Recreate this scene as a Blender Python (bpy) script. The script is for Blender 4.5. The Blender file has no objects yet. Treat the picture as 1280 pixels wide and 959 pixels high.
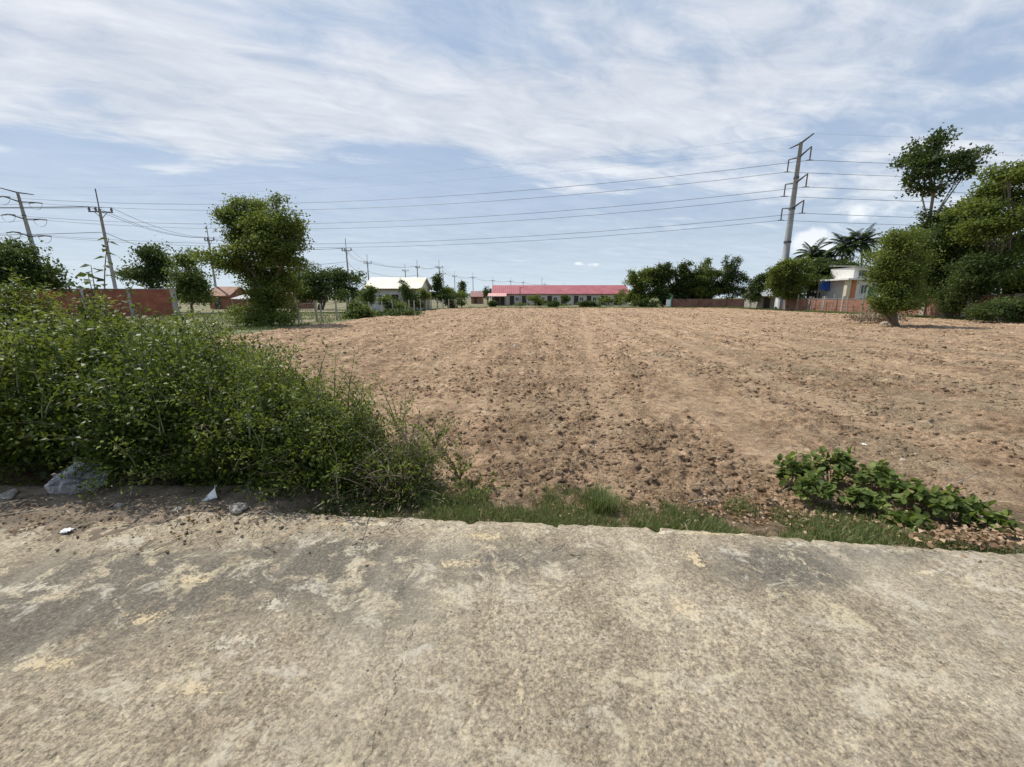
import bpy, math, random
import numpy as np
from mathutils import Vector, Matrix

# ---------------------------------------------------------------- camera, world, sun
S = bpy.context.scene
COL = S.collection
R = math.radians
F, CX, CY = 500.0, 640.0, 479.5           # focal length and centre in photograph pixels
PITCH = math.atan(107.5 / F)
CAMZ = 1.6
FIELD = -0.15
cam_d = bpy.data.cameras.new('camera'); cam = bpy.data.objects.new('camera', cam_d); COL.objects.link(cam)
cam.location = (0, 0, CAMZ); cam.rotation_euler = (math.pi/2 - PITCH, 0, 0)
cam_d.sensor_width = 36; cam_d.lens = F/1280*36; cam_d.clip_start = 0.05; cam_d.clip_end = 6000
S.camera = cam

SUN_EL, SUN_AZ = R(57), math.atan2(-0.80, 0.60)      # azimuth from +Y towards +X
sdir = Vector((math.sin(SUN_AZ)*math.cos(SUN_EL), math.cos(SUN_AZ)*math.cos(SUN_EL), math.sin(SUN_EL)))
sun_d = bpy.data.lights.new('sun', 'SUN'); sun_d.energy = 3.9; sun_d.angle = R(0.6); sun_d.color = (1, .945, .86)
sun = bpy.data.objects.new('sun', sun_d); COL.objects.link(sun)
sun.rotation_euler = (-sdir).to_track_quat('-Z', 'Y').to_euler()

W = bpy.data.worlds.new('World'); S.world = W; W.use_nodes = True
def build_sky():
    nt = W.node_tree; nt.nodes.clear(); N = nt.nodes.new; L = nt.links.new
    out = N('ShaderNodeOutputWorld'); bg = N('ShaderNodeBackground'); bg.inputs[1].default_value = 0.1
    sky = N('ShaderNodeTexSky'); sky.sky_type = 'NISHITA'; sky.sun_disc = False
    sky.sun_elevation = SUN_EL; sky.sun_rotation = SUN_AZ; sky.air_density = 1.0; sky.dust_density = 1.2; sky.ozone_density = 1.5
    tc = N('ShaderNodeTexCoord'); sep = N('ShaderNodeSeparateXYZ'); L(tc.outputs['Generated'], sep.inputs[0])
    def M(op, a, b=None, c=None, clamp=False):
        m = N('ShaderNodeMath'); m.operation = op; m.use_clamp = clamp
        for i, v in enumerate((a, b, c)):
            if v is None: continue
            if hasattr(v, 'is_output'): L(v, m.inputs[i])
            else: m.inputs[i].default_value = v
        return m.outputs[0]
    x, y, z = sep.outputs
    zz = M('ADD', M('MAXIMUM', z, 0.0), 0.07)
    u = M('DIVIDE', x, zz); v = M('DIVIDE', y, zz)
    def noise(su, sv, ou, ov, scale, det, rough, dist):
        # rotated and stretched plane coordinates of the cloud layer
        c = N('ShaderNodeCombineXYZ')
        L(M('ADD', M('MULTIPLY', u, su), M('MULTIPLY', v, ou)), c.inputs[0])
        L(M('ADD', M('MULTIPLY', v, sv), M('MULTIPLY', u, ov)), c.inputs[1])
        n = N('ShaderNodeTexNoise'); n.inputs['Scale'].default_value = scale; n.inputs['Detail'].default_value = det
        n.inputs['Roughness'].default_value = rough; n.inputs['Distortion'].default_value = dist
        L(c.outputs[0], n.inputs['Vector']); return n.outputs[0]
    big = noise(.42, .75, .10, -.22, 1.2, 4, .55, .6)
    wis = noise(.60, 1.25, .35, -.5, .95, 9, .58, 1.1)
    fine = noise(.9, 1.7, .3, -.7, 3.4, 8, .62, .6)
    def blob(px, py, rx, ry, amt):                     # soft region of the sky, in direction space
        yn = (py-CY)/F; d = Vector(((px-CX)/F, math.cos(PITCH)-yn*math.sin(PITCH), -(math.sin(PITCH)+yn*math.cos(PITCH)))).normalized()
        az, el = math.atan2(d.x, d.y), math.asin(d.z)
        A = M('DIVIDE', M('SUBTRACT', M('ARCTAN2', x, y), az), rx); E = M('DIVIDE', M('SUBTRACT', M('ARCSINE', z), el), ry)
        g = M('EXPONENT', M('MULTIPLY', M('ADD', M('MULTIPLY', A, A), M('MULTIPLY', E, E)), -1.0))
        return M('MULTIPLY', g, amt)
    s = M('ADD', M('MULTIPLY', big, .85), M('ADD', M('MULTIPLY', wis, .75), M('MULTIPLY', fine, .24)))
    for b in ((250, 225, .50, .08, -.20), (560, 212, .30, .065, -.16), (120, 120, .5, .14, .20), (300, 170, .14, .045, .16), (680, 188, .20, .03, .14), (560, 120, .35, .10, .17), (900, 130, .45, .12, .16),
              (340, 50, .26, .06, -.20), (600, 60, .2, .06, -.14), (80, 235, .3, .06, -.12), (560, 10, .12, .08, -.10), (940, 255, .16, .06, -.10), (60, 20, .6, .16, .20), (760, 170, .22, .05, .12), (1080, 240, .16, .06, .12), (850, 30, .5, .15, .10), (1240,60,.3,.2,.10)):
        s = M('ADD', s, blob(*b))
    mr = N('ShaderNodeMapRange'); mr.interpolation_type = 'SMOOTHSTEP'
    s = M('SUBTRACT', s, M('MULTIPLY', M('EXPONENT', M('MULTIPLY', M('MAXIMUM', z, 0.0), -6.0)), .10)); L(s, mr.inputs[0]); mr.inputs[1].default_value = .81; mr.inputs[2].default_value = 1.14; mr.inputs[3].default_value = .02; mr.inputs[4].default_value = .92
    # pale veil towards the horizon
    veil = M('MULTIPLY', M('EXPONENT', M('MULTIPLY', M('MAXIMUM', z, 0.0), -4.6)), .90)
    mask = M('MAXIMUM', mr.outputs[0], veil)
    # cloud colour: lilac grey to white
    cm = N('ShaderNodeMix'); cm.data_type = 'RGBA'; L(M('MULTIPLY', M('SUBTRACT', M('ADD', fine, wis), .76), 1.9, clamp=True), cm.inputs[0])
    cm.inputs[6].default_value = (4.7, 5.15, 5.95, 1); cm.inputs[7].default_value = (7.2, 7.4, 7.8, 1)
    hz = N('ShaderNodeMix'); hz.data_type = 'RGBA'; L(M('EXPONENT', M('MULTIPLY', M('MAXIMUM', z, 0.0), -9.0)), hz.inputs[0])
    L(cm.outputs[2], hz.inputs[6]); hz.inputs[7].default_value = (5.7, 6.75, 7.3, 1)
    # clear sky, a little deeper and greyer
    tint = N('ShaderNodeMix'); tint.data_type = 'RGBA'; tint.blend_type = 'MIX'; tint.inputs[0].default_value = .8
    L(sky.outputs[0], tint.inputs[6]); tint.inputs[7].default_value = (2.9, 4.0, 5.7, 1)
    mx = N('ShaderNodeMix'); mx.data_type = 'RGBA'; L(mask, mx.inputs[0]); L(tint.outputs[2], mx.inputs[6]); L(hz.outputs[2], mx.inputs[7])
    # small bright cumulus puffs low down
    cb = None
    pn = N('ShaderNodeTexNoise'); pn.inputs['Scale'].default_value = 22; pn.inputs['Detail'].default_value = 6; L(tc.outputs['Generated'], pn.inputs['Vector'])
    for b in ((1005, 303, .045, .030, .8), (1028, 318, .04, .03, .7), (740, 331, .03, .008, .8), (722, 329, .015, .007, .7), (572, 329, .02, .006, .5), (1085, 262, .05, .03, .8)):
        g = blob(*b); cb = g if cb is None else M('ADD', cb, g)
    cmask = N('ShaderNodeMapRange'); cmask.interpolation_type = 'SMOOTHSTEP'; L(M('ADD', cb, M('MULTIPLY', M('SUBTRACT', pn.outputs[0], .5), 1.6)), cmask.inputs[0])
    cmask.inputs[1].default_value = .52; cmask.inputs[2].default_value = .85; cmask.inputs[4].default_value = .75
    m2 = N('ShaderNodeMix'); m2.data_type = 'RGBA'; L(M('MULTIPLY', cmask.outputs[0], M('MINIMUM', M('MULTIPLY', cb, 3.0), 1.0)), m2.inputs[0]); L(mx.outputs[2], m2.inputs[6]); m2.inputs[7].default_value = (8.2, 8.5, 8.8, 1)
    L(m2.outputs[2], bg.inputs[0]); L(bg.outputs[0], out.inputs[0])
build_sky()
S.view_settings.view_transform = 'Standard'; S.view_settings.look = 'None'; S.view_settings.gamma = 1
S.view_settings.exposure = 0.32
S.render.engine = 'CYCLES'
S.cycles.max_bounces = 6; S.cycles.transparent_max_bounces = 12

rng = np.random.default_rng(7)
random.seed(7)
CP, SP = math.cos(PITCH), math.sin(PITCH)
def ray(px, py):
    yn = (py-CY)/F; return (px-CX)/F, CP-yn*SP, -(SP+yn*CP)
def at(px, py, Y):                                     # the point seen at a pixel, Y metres ahead
    a, b, c = ray(px, py); t = Y/b; return Vector((a*t, Y, CAMZ+c*t))
def gp(px, py, z=FIELD):                               # the same, on the ground
    a, b, c = ray(px, py); t = (z-CAMZ)/c; return Vector((a*t, b*t, z))
def top(px, py, H):                                    # the same, at height H
    a, b, c = ray(px, py); t = (H-CAMZ)/c; return Vector((a*t, b*t, H))

# ---------------------------------------------------------------- objects helpers
def link(name, me, mat=None, parent=None):
    o = bpy.data.objects.new(name, me); COL.objects.link(o)
    if mat is not None: me.materials.append(mat)
    if parent is not None: o.parent = parent
    return o
def tag(o, label, cat=None, group=None, kind=None):
    if label: o['label'] = label
    if cat: o['category'] = cat
    if group: o['group'] = group
    if kind: o['kind'] = kind
    return o
def empty(name, loc, label, cat, group=None, rz=0):
    o = bpy.data.objects.new(name, None); COL.objects.link(o); o.location = loc; o.rotation_euler = (0, 0, rz)
    o.empty_display_size = .2
    return tag(o, label, cat, group)
def np_mesh(name, V, Fc, rnd=None, smooth=False):
    me = bpy.data.meshes.new(name); V = np.asarray(V, np.float32); Fc = np.asarray(Fc, np.int32); k = Fc.shape[1]
    me.vertices.add(len(V)); me.vertices.foreach_set('co', V.ravel())
    me.loops.add(Fc.size); me.loops.foreach_set('vertex_index', Fc.ravel())
    me.polygons.add(len(Fc)); me.polygons.foreach_set('loop_start', np.arange(0, Fc.size, k, dtype=np.int32))
    me.polygons.foreach_set('loop_total', np.full(len(Fc), k, np.int32))
    if smooth: me.polygons.foreach_set('use_smooth', np.ones(len(Fc), bool))
    if rnd is not None:
        a = me.attributes.new('rnd', 'FLOAT', 'POINT'); a.data.foreach_set('value', np.asarray(rnd, np.float32))
    me.update(calc_edges=True); return me
class MB:
    def __init__(s): s.v = []; s.f = []
    def box(s, c, d, rz=0, taper=1.0):
        n = len(s.v); cr, sr = math.cos(rz), math.sin(rz)
        for k in (-.5, .5):
            t = taper if k > 0 else 1
            for i, j in ((-.5, -.5), (.5, -.5), (.5, .5), (-.5, .5)):
                x, y = i*d[0]*t, j*d[1]*t; s.v.append((c[0]+x*cr-y*sr, c[1]+x*sr+y*cr, c[2]+k*d[2]))
        s.f += [tuple(n+q for q in f) for f in ((0, 3, 2, 1), (4, 5, 6, 7), (0, 1, 5, 4), (1, 2, 6, 5), (2, 3, 7, 6), (3, 0, 4, 7))]; return s
    def poly(s, pts, thick):                            # a slab from a polygon, thickness vector
        n = len(s.v); m = len(pts); t = Vector(thick)
        s.v += [tuple(p) for p in pts] + [tuple(Vector(p)+t) for p in pts]
        s.f.append(tuple(range(n+m-1, n-1, -1))); s.f.append(tuple(range(n+m, n+2*m)))
        for i in range(m):
            j = (i+1) % m; s.f.append((n+i, n+j, n+m+j, n+m+i))
        return s
    def tube(s, path, rad, sides=8, cap=True):
        n = len(s.v); m = len(path); P = [Vector(p) for p in path]
        rr = rad if hasattr(rad, '__len__') else [rad]*m
        for i in range(m):
            d = (P[min(i+1, m-1)]-P[max(i-1, 0)]).normalized()
            a = d.cross(Vector((0, 0, 1)))
            if a.length < .05: a = d.cross(Vector((1, 0, 0)))
            a.normalize(); b = d.cross(a)
            for k in range(sides):
                t = 2*math.pi*k/sides; s.v.append(tuple(P[i]+(a*math.cos(t)+b*math.sin(t))*rr[i]))
        for i in range(m-1):
            for k in range(sides):
                k2 = (k+1) % sides; s.f.append((n+i*sides+k, n+i*sides+k2, n+(i+1)*sides+k2, n+(i+1)*sides+k))
        if cap:
            s.f.append(tuple(n+k for k in range(sides))); s.f.append(tuple(n+(m-1)*sides+k for k in reversed(range(sides))))
        return s
    def build(s, name, mat, parent=None, smooth=False):
        me = bpy.data.meshes.new(name); me.from_pydata(s.v, [], s.f)
        if smooth: me.polygons.foreach_set('use_smooth', np.ones(len(me.polygons), bool))
        me.update(); return link(name, me, mat, parent)
def copy_tree(o, parent=None):
    c = o.copy(); COL.objects.link(c); c.parent = parent
    for ch in [q for q in o.children]: copy_tree(ch, c)
    return c

# ---------------------------------------------------------------- numpy noise
def hsh(i, j, seed):
    n = (i.astype(np.int64)*374761393 + j.astype(np.int64)*668265263 + seed*144665) & 0xffffffff
    n = ((n ^ (n >> 13))*1274126177) & 0xffffffff
    n = ((n ^ (n >> 16))*2246822519) & 0xffffffff
    return ((n ^ (n >> 15)) & 0xffffff)/float(0xffffff)
def vnoise(x, y, seed=0):
    i, j = np.floor(x), np.floor(y); fx, fy = x-i, y-j; fx = fx*fx*(3-2*fx); fy = fy*fy*(3-2*fy)
    a, b, c, d = hsh(i, j, seed), hsh(i+1, j, seed), hsh(i, j+1, seed), hsh(i+1, j+1, seed)
    return (a*(1-fx)+b*fx)*(1-fy)+(c*(1-fx)+d*fx)*fy
def fbm(x, y, oct=4, seed=0, gain=.5):
    s = 0; a = 1; t = 0
    for k in range(oct): s = s+a*vnoise(x*2**k+k*17.3, y*2**k-k*9.1, seed+k); t += a; a *= gain
    return s/t
def clod(x, y, seed=0, dens=.8):                        # field of rounded lumps of unequal size, 0..1
    i, j = np.floor(x), np.floor(y); h = np.zeros_like(x)
    for di in (-1, 0, 1):
        for dj in (-1, 0, 1):
            a, b = i+di, j+dj
            px, py = a+hsh(a, b, seed), b+hsh(a, b, seed+1); r = .25+.55*hsh(a, b, seed+2)**1.5
            on = hsh(a, b, seed+3) < dens
            ex = .65+.7*hsh(a, b, seed+4)
            d2 = (((x-px)*ex)**2+((y-py)/ex)**2)/(r*r)
            h = np.maximum(h, np.where(on, np.sqrt(np.clip(1-d2, 0, 1))*r*1.3, 0))
    return h

# ---------------------------------------------------------------- materials
def nodes(name):
    m = bpy.data.materials.new(name); m.use_nodes = True; nt = m.node_tree; nt.nodes.clear()
    return m, nt, nt.nodes.new, nt.links.new
def ramp(N, L, src, stops, interp='LINEAR'):
    r = N('ShaderNodeValToRGB'); e = r.color_ramp.elements; r.color_ramp.interpolation = interp
    while len(e) < len(stops): e.new(.5)
    for q, (p, c) in zip(e, stops): q.position = p; q.color = (*c, 1) if len(c) == 3 else c
    L(src, r.inputs[0]); return r.outputs[0]
def tnoise(N, L, vec, scale, det=4, rough=.55, dist=0):
    n = N('ShaderNodeTexNoise'); n.inputs['Scale'].default_value = scale; n.inputs['Detail'].default_value = det
    n.inputs['Roughness'].default_value = rough; n.inputs['Distortion'].default_value = dist; L(vec, n.inputs['Vector']); return n.outputs[0]
def mixc(N, L, f, a, b, blend='MIX'):
    m = N('ShaderNodeMix'); m.data_type = 'RGBA'; m.blend_type = blend
    for k, v in ((0, f), (6, a), (7, b)):
        if hasattr(v, 'is_output'): L(v, m.inputs[k])
        elif k == 0: m.inputs[0].default_value = v
        else: m.inputs[k].default_value = (*v, 1)
    return m.outputs[2]
def mth(N, L, op, a, b=None, clamp=False):
    m = N('ShaderNodeMath'); m.operation = op; m.use_clamp = clamp
    for i, v in enumerate((a, b)):
        if v is None: continue
        if hasattr(v, 'is_output'): L(v, m.inputs[i])
        else: m.inputs[i].default_value = v
    return m.outputs[0]
def rough_mat(name, c1, c2, scale=3, rough=.85, bump=.3, bscale=None, metal=0, c3=None, stretch=(1, 1, 1)):
    m, nt, N, L = nodes(name); out = N('ShaderNodeOutputMaterial'); p = N('ShaderNodeBsdfPrincipled'); L(p.outputs[0], out.inputs[0])
    tc = N('ShaderNodeTexCoord'); mp = N('ShaderNodeMapping'); mp.inputs['Scale'].default_value = stretch; L(tc.outputs['Object'], mp.inputs[0]); v = mp.outputs[0]
    n1 = tnoise(N, L, v, scale, 7, .6); st = [(.32, c1), (.68, c2)]
    if c3: st.append((.8, c3))
    L(ramp(N, L, n1, st), p.inputs['Base Color']); p.inputs['Roughness'].default_value = rough; p.inputs['Metallic'].default_value = metal
    if bump:
        b = N('ShaderNodeBump'); b.inputs['Strength'].default_value = bump; b.inputs['Distance'].default_value = .02
        L(tnoise(N, L, v, bscale or scale*8, 6), b.inputs['Height']); L(b.outputs[0], p.inputs['Normal'])
    return m
def leaf_mat(name, dark, mid, light, gloss=.45, trans=.3, dry=None):
    m, nt, N, L = nodes(name); out = N('ShaderNodeOutputMaterial')
    at_ = N('ShaderNodeAttribute'); at_.attribute_name = 'rnd'
    st = [(.0, dark), (.5, mid), (.93, light)]
    if dry: st[2] = (.90, light); st.append((.97, dry))
    c = ramp(N, L, at_.outputs['Fac'], st)
    p = N('ShaderNodeBsdfPrincipled'); L(c, p.inputs['Base Color']); p.inputs['Roughness'].default_value = gloss; p.inputs['Specular IOR Level'].default_value = .22
    t = N('ShaderNodeBsdfTranslucent'); tint = mixc(N, L, .5, c, (light[0]*1.3, light[1]*1.35, light[2]*.6)); L(tint, t.inputs[0])
    mx = N('ShaderNodeMixShader'); mx.inputs[0].default_value = trans; L(p.outputs[0], mx.inputs[1]); L(t.outputs[0], mx.inputs[2]); L(mx.outputs[0], out.inputs[0])
    return m
def brick_mat(name, c1, c2, mortar, sc=1.0):
    m, nt, N, L = nodes(name); out = N('ShaderNodeOutputMaterial'); p = N('ShaderNodeBsdfPrincipled'); L(p.outputs[0], out.inputs[0])
    tc = N('ShaderNodeTexCoord'); sp = N('ShaderNodeSeparateXYZ'); L(tc.outputs['Object'], sp.inputs[0])
    cb = N('ShaderNodeCombineXYZ'); L(mth(N, L, 'ADD', sp.outputs[0], sp.outputs[1]), cb.inputs[0]); L(sp.outputs[2], cb.inputs[1])
    b = N('ShaderNodeTexBrick'); b.inputs['Color1'].default_value = (*c1, 1); b.inputs['Color2'].default_value = (*c2, 1); b.inputs['Mortar'].default_value = (*mortar, 1)
    b.inputs['Scale'].default_value = sc; b.inputs['Brick Width'].default_value = .22; b.inputs['Row Height'].default_value = .09; b.inputs['Mortar Size'].default_value = .012
    L(cb.outputs[0], b.inputs['Vector'])
    n = tnoise(N, L, tc.outputs['Object'], 1.1, 6, .65)
    st = ramp(N, L, n, [(.35, (.55, .5, .47)), (.6, (1, 1, 1))])
    L(mixc(N, L, .8, b.outputs[0], st, 'MULTIPLY'), p.inputs['Base Color']); p.inputs['Roughness'].default_value = .9
    bu = N('ShaderNodeBump'); bu.inputs['Strength'].default_value = .4; bu.inputs['Distance'].default_value = .02; L(b.outputs['Fac'], bu.inputs['Height']); bu.invert = True; L(bu.outputs[0], p.inputs['Normal'])
    return m
def metal_roof(name, c1, c2, period=.25, axis=0, rough=.5):
    m, nt, N, L = nodes(name); out = N('ShaderNodeOutputMaterial'); p = N('ShaderNodeBsdfPrincipled'); L(p.outputs[0], out.inputs[0])
    tc = N('ShaderNodeTexCoord'); n = tnoise(N, L, tc.outputs['Object'], .6, 6, .6)
    L(ramp(N, L, n, [(.35, c1), (.65, c2)]), p.inputs['Base Color']); p.inputs['Roughness'].default_value = rough
    w = N('ShaderNodeTexWave'); w.wave_type = 'BANDS'; w.bands_direction = 'X' if axis == 0 else 'Y'; w.inputs['Scale'].default_value = .314/period; L(tc.outputs['Object'], w.inputs['Vector'])
    bu = N('ShaderNodeBump'); bu.inputs['Strength'].default_value = .6; bu.inputs['Distance'].default_value = .03; L(w.outputs[0], bu.inputs['Height']); L(bu.outputs[0], p.inputs['Normal'])
    return m

def soil_material():
    m, nt, N, L = nodes('ploughed soil'); out = N('ShaderNodeOutputMaterial'); p = N('ShaderNodeBsdfPrincipled'); L(p.outputs[0], out.inputs[0])
    tc = N('ShaderNodeTexCoord'); v = tc.outputs['Object']; sp = N('ShaderNodeSeparateXYZ'); L(v, sp.inputs[0])
    c = ramp(N, L, tnoise(N, L, v, 2.2, 9, .62), [(.30, (.215, .147, .095)), (.44, (.355, .248, .162)), (.56, (.435, .314, .208)), (.70, (.55, .425, .295))])
    mp = N('ShaderNodeMapping'); mp.inputs['Scale'].default_value = (1.5, .07, 1); mp.inputs['Rotation'].default_value = (0, 0, math.atan(.16)); L(v, mp.inputs[0])
    big = ramp(N, L, tnoise(N, L, mp.outputs[0], 1.0, 5, .65, .3), [(.40, (.80, .78, .76)), (.60, (1.12, 1.10, 1.08))]); c = mixc(N, L, 1, c, big, 'MULTIPLY')
    cl = ramp(N, L, tnoise(N, L, v, 6.5, 10, .78, .3), [(.40, (.42, .39, .36)), (.485, (.93, .92, .91)), (.55, (1.14, 1.13, 1.12)), (.62, (1.42, 1.40, 1.34))]); c = mixc(N, L, .85, c, cl, 'MULTIPLY')
    # compacted, paler wheel tracks
    uu = mth(N, L, 'SUBTRACT', sp.outputs[0], mth(N, L, 'MULTIPLY', sp.outputs[1], .16)); trk = None
    for c0, w0, src in ((2.3, .35, uu), (4.2, .3, uu), (.5, .28, uu), (8.5, .4, uu), (-3.5, .3, uu), (6.4, .55, sp.outputs[1])):
        q = mth(N, L, 'DIVIDE', mth(N, L, 'SUBTRACT', src, c0), w0); q = mth(N, L, 'EXPONENT', mth(N, L, 'MULTIPLY', mth(N, L, 'MULTIPLY', q, q), -1.0)); trk = q if trk is None else mth(N, L, 'ADD', trk, q)
    trk = mth(N, L, 'MULTIPLY', trk, ramp(N, L, tnoise(N, L, v, 3.5, 8, .75), [(.40, (0, 0, 0)), (.56, (1, 1, 1))]), clamp=True)
    c = mixc(N, L, mth(N, L, 'MULTIPLY', trk, .42), c, (.53, .385, .25))
    # patches where last season's straw and weeds were turned in
    mp2 = N('ShaderNodeMapping'); mp2.inputs['Scale'].default_value = (.9, .5, 1); mp2.inputs['Location'].default_value = (3.1, .4, 0); L(v, mp2.inputs[0])
    gx = mth(N, L, 'SUBTRACT', mth(N, L, 'MULTIPLY', mth(N, L, 'MINIMUM', mth(N, L, 'SUBTRACT', sp.outputs[0], 3.0), 4.0), .022), mth(N, L, 'MULTIPLY', sp.outputs[1], .004))
    gm = ramp(N, L, mth(N, L, 'ADD', tnoise(N, L, mp2.outputs[0], 1.0, 6, .7, .3), gx), [(.50, (0, 0, 0)), (.66, (1, 1, 1))])
    fs = ramp(N, L, tnoise(N, L, v, 30, 5, .7), [(.45, (.25, .195, .125)), (.6, (.42, .34, .23))])
    c = mixc(N, L, mth(N, L, 'MULTIPLY', gm, .55), c, fs)
    # grassy grey-brown margin beside the road and around the rim
    e = mth(N, L, 'ADD', sp.outputs[1], mth(N, L, 'MULTIPLY', tnoise(N, L, v, 1.8, 5, .6), 1.0))
    em = ramp(N, L, mth(N, L, 'DIVIDE', e, 10.0), [(.345, (1, 1, 1)), (.39, (0, 0, 0))])
    mar = ramp(N, L, tnoise(N, L, v, 14, 6, .7), [(.38, (.075, .062, .038)), (.55, (.20, .155, .10)), (.68, (.34, .27, .18))])
    c = mixc(N, L, mth(N, L, 'MULTIPLY', em, .65), c, mar)
    fine = ramp(N, L, tnoise(N, L, v, 60, 6, .75), [(.38, (.52, .50, .47)), (.52, (1.03, 1.03, 1.03)), (.66, (1.22, 1.2, 1.15))]); c = mixc(N, L, .9, c, fine, 'MULTIPLY')
    L(c, p.inputs['Base Color']); p.inputs['Roughness'].default_value = .95; p.inputs['Specular IOR Level'].default_value = .15
    h = mth(N, L, 'ADD', tnoise(N, L, v, 9, 9, .72), mth(N, L, 'MULTIPLY', tnoise(N, L, v, 45, 6, .7), .4))
    bu = N('ShaderNodeBump'); bu.inputs['Strength'].default_value = 1.0; bu.inputs['Distance'].default_value = .075; L(h, bu.inputs['Height']); L(bu.outputs[0], p.inputs['Normal'])
    return m
def ground_material():
    m, nt, N, L = nodes('rough grass'); out = N('ShaderNodeOutputMaterial'); p = N('ShaderNodeBsdfPrincipled'); L(p.outputs[0], out.inputs[0])
    tc = N('ShaderNodeTexCoord'); v = tc.outputs['Object']
    g = ramp(N, L, tnoise(N, L, v, 1.5, 8, .7), [(.35, (.07, .085, .03)), (.55, (.13, .14, .055)), (.7, (.22, .20, .10))])
    d = ramp(N, L, tnoise(N, L, v, .16, 6, .65), [(.46, (0, 0, 0)), (.60, (1, 1, 1))])
    c = mixc(N, L, mth(N, L, 'MULTIPLY', d, .75), g, (.27, .20, .13))
    L(c, p.inputs['Base Color']); p.inputs['Roughness'].default_value = .95
    bu = N('ShaderNodeBump'); bu.inputs['Strength'].default_value = .8; bu.inputs['Distance'].default_value = .08; L(tnoise(N, L, v, 6, 8, .7), bu.inputs['Height']); L(bu.outputs[0], p.inputs['Normal'])
    return m
def road_material():
    m, nt, N, L = nodes('worn concrete'); out = N('ShaderNodeOutputMaterial'); p = N('ShaderNodeBsdfPrincipled'); L(p.outputs[0], out.inputs[0])
    tc = N('ShaderNodeTexCoord'); v = tc.outputs['Object']; sp = N('ShaderNodeSeparateXYZ'); L(v, sp.inputs[0])
    def mapv(s, loc=(0, 0, 0), rz=0):
        q = N('ShaderNodeMapping'); q.inputs['Scale'].default_value = s; q.inputs['Location'].default_value = loc; q.inputs['Rotation'].default_value = (0, 0, rz); L(v, q.inputs[0]); return q.outputs[0]
    c = ramp(N, L, tnoise(N, L, v, 1.7, 9, .68, .5), [(.34, (.26, .216, .155)), (.5, (.375, .318, .234)), (.66, (.46, .398, .30))])
    # exposed aggregate, larger rubbed stones and pits
    vo = N('ShaderNodeTexVoronoi'); vo.inputs['Scale'].default_value = 62; vo.inputs['Randomness'].default_value = 1; L(mapv((1, 1, 1)), vo.inputs['Vector'])
    st = ramp(N, L, vo.outputs['Color'], [(.25, (.62, .61, .60)), (.55, (1, 1, 1)), (.85, (1.22, 1.2, 1.15))])
    c = mixc(N, L, .6, c, st, 'MULTIPLY')
    gr = ramp(N, L, tnoise(N, L, v, 70, 7, .85), [(.40, (.38, .36, .33)), (.50, (1, 1, 1)), (.62, (1.38, 1.36, 1.28))]); c = mixc(N, L, .8, c, gr, 'MULTIPLY')
    gr2 = ramp(N, L, tnoise(N, L, v, 30, 8, .78, .3), [(.38, (.50, .48, .44)), (.50, (1, 1, 1)), (.62, (1.28, 1.26, 1.2))]); c = mixc(N, L, .8, c, gr2, 'MULTIPLY')
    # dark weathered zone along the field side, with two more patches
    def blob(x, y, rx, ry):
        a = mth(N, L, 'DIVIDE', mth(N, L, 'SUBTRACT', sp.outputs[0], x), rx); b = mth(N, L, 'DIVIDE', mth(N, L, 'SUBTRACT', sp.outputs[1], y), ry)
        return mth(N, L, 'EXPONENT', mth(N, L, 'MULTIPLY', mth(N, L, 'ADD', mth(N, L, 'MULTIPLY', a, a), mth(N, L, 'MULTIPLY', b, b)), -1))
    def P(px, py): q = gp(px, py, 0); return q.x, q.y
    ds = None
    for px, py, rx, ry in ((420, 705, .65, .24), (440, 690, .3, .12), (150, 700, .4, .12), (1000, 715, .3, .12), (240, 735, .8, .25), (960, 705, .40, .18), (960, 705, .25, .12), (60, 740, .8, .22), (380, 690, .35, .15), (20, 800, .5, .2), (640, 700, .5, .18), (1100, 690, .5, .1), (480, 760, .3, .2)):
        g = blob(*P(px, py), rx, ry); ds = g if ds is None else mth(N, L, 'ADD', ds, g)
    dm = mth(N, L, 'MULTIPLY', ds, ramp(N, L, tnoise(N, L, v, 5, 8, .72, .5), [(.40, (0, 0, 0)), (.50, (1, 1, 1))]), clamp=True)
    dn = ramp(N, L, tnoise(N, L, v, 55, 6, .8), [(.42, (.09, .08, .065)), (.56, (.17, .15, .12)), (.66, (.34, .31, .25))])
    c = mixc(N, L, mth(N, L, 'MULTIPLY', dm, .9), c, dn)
    # pale cement skin left in patches and streaks, slightly yellow or orange
    pn = tnoise(N, L, mapv((1.4, 1.7, 1), (4.2, 1.1, 0), R(-18)), 2.4, 10, .78, .5)
    pm = ramp(N, L, pn, [(.535, (0, 0, 0)), (.58, (1, 1, 1))])
    brk = ramp(N, L, tnoise(N, L, v, 34, 6, .75), [(.40, (.15, .15, .15)), (.55, (1, 1, 1))])
    pc = ramp(N, L, tnoise(N, L, v, 3, 3), [(.40, (.54, .49, .40)), (.62, (.58, .50, .33))])
    c = mixc(N, L, mth(N, L, 'MULTIPLY', mth(N, L, 'MULTIPLY', pm, brk), .8), c, pc)
    ps = None
    for px, py, rx, ry, in ((180, 775, .13, .06), (345, 755, .10, .06), (240, 725, .12, .05), (300, 800, .16, .07), (30, 735, .30, .05), (870, 700, .07, .13), (575, 705, .13, .05), (650, 870, .025, .06), (668, 800, .018, .06), (600, 670, .2, .05), (1000, 680, .2, .035), (1160, 715, .3, .04), (230, 860, .2, .05), (860, 760, .10, .12),(60,830,.2,.05),(450,655,.4,.03),(900,665,.6,.03)):
        g = blob(*P(px, py), rx, ry); ps = g if ps is None else mth(N, L, 'ADD', ps, g)
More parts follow.
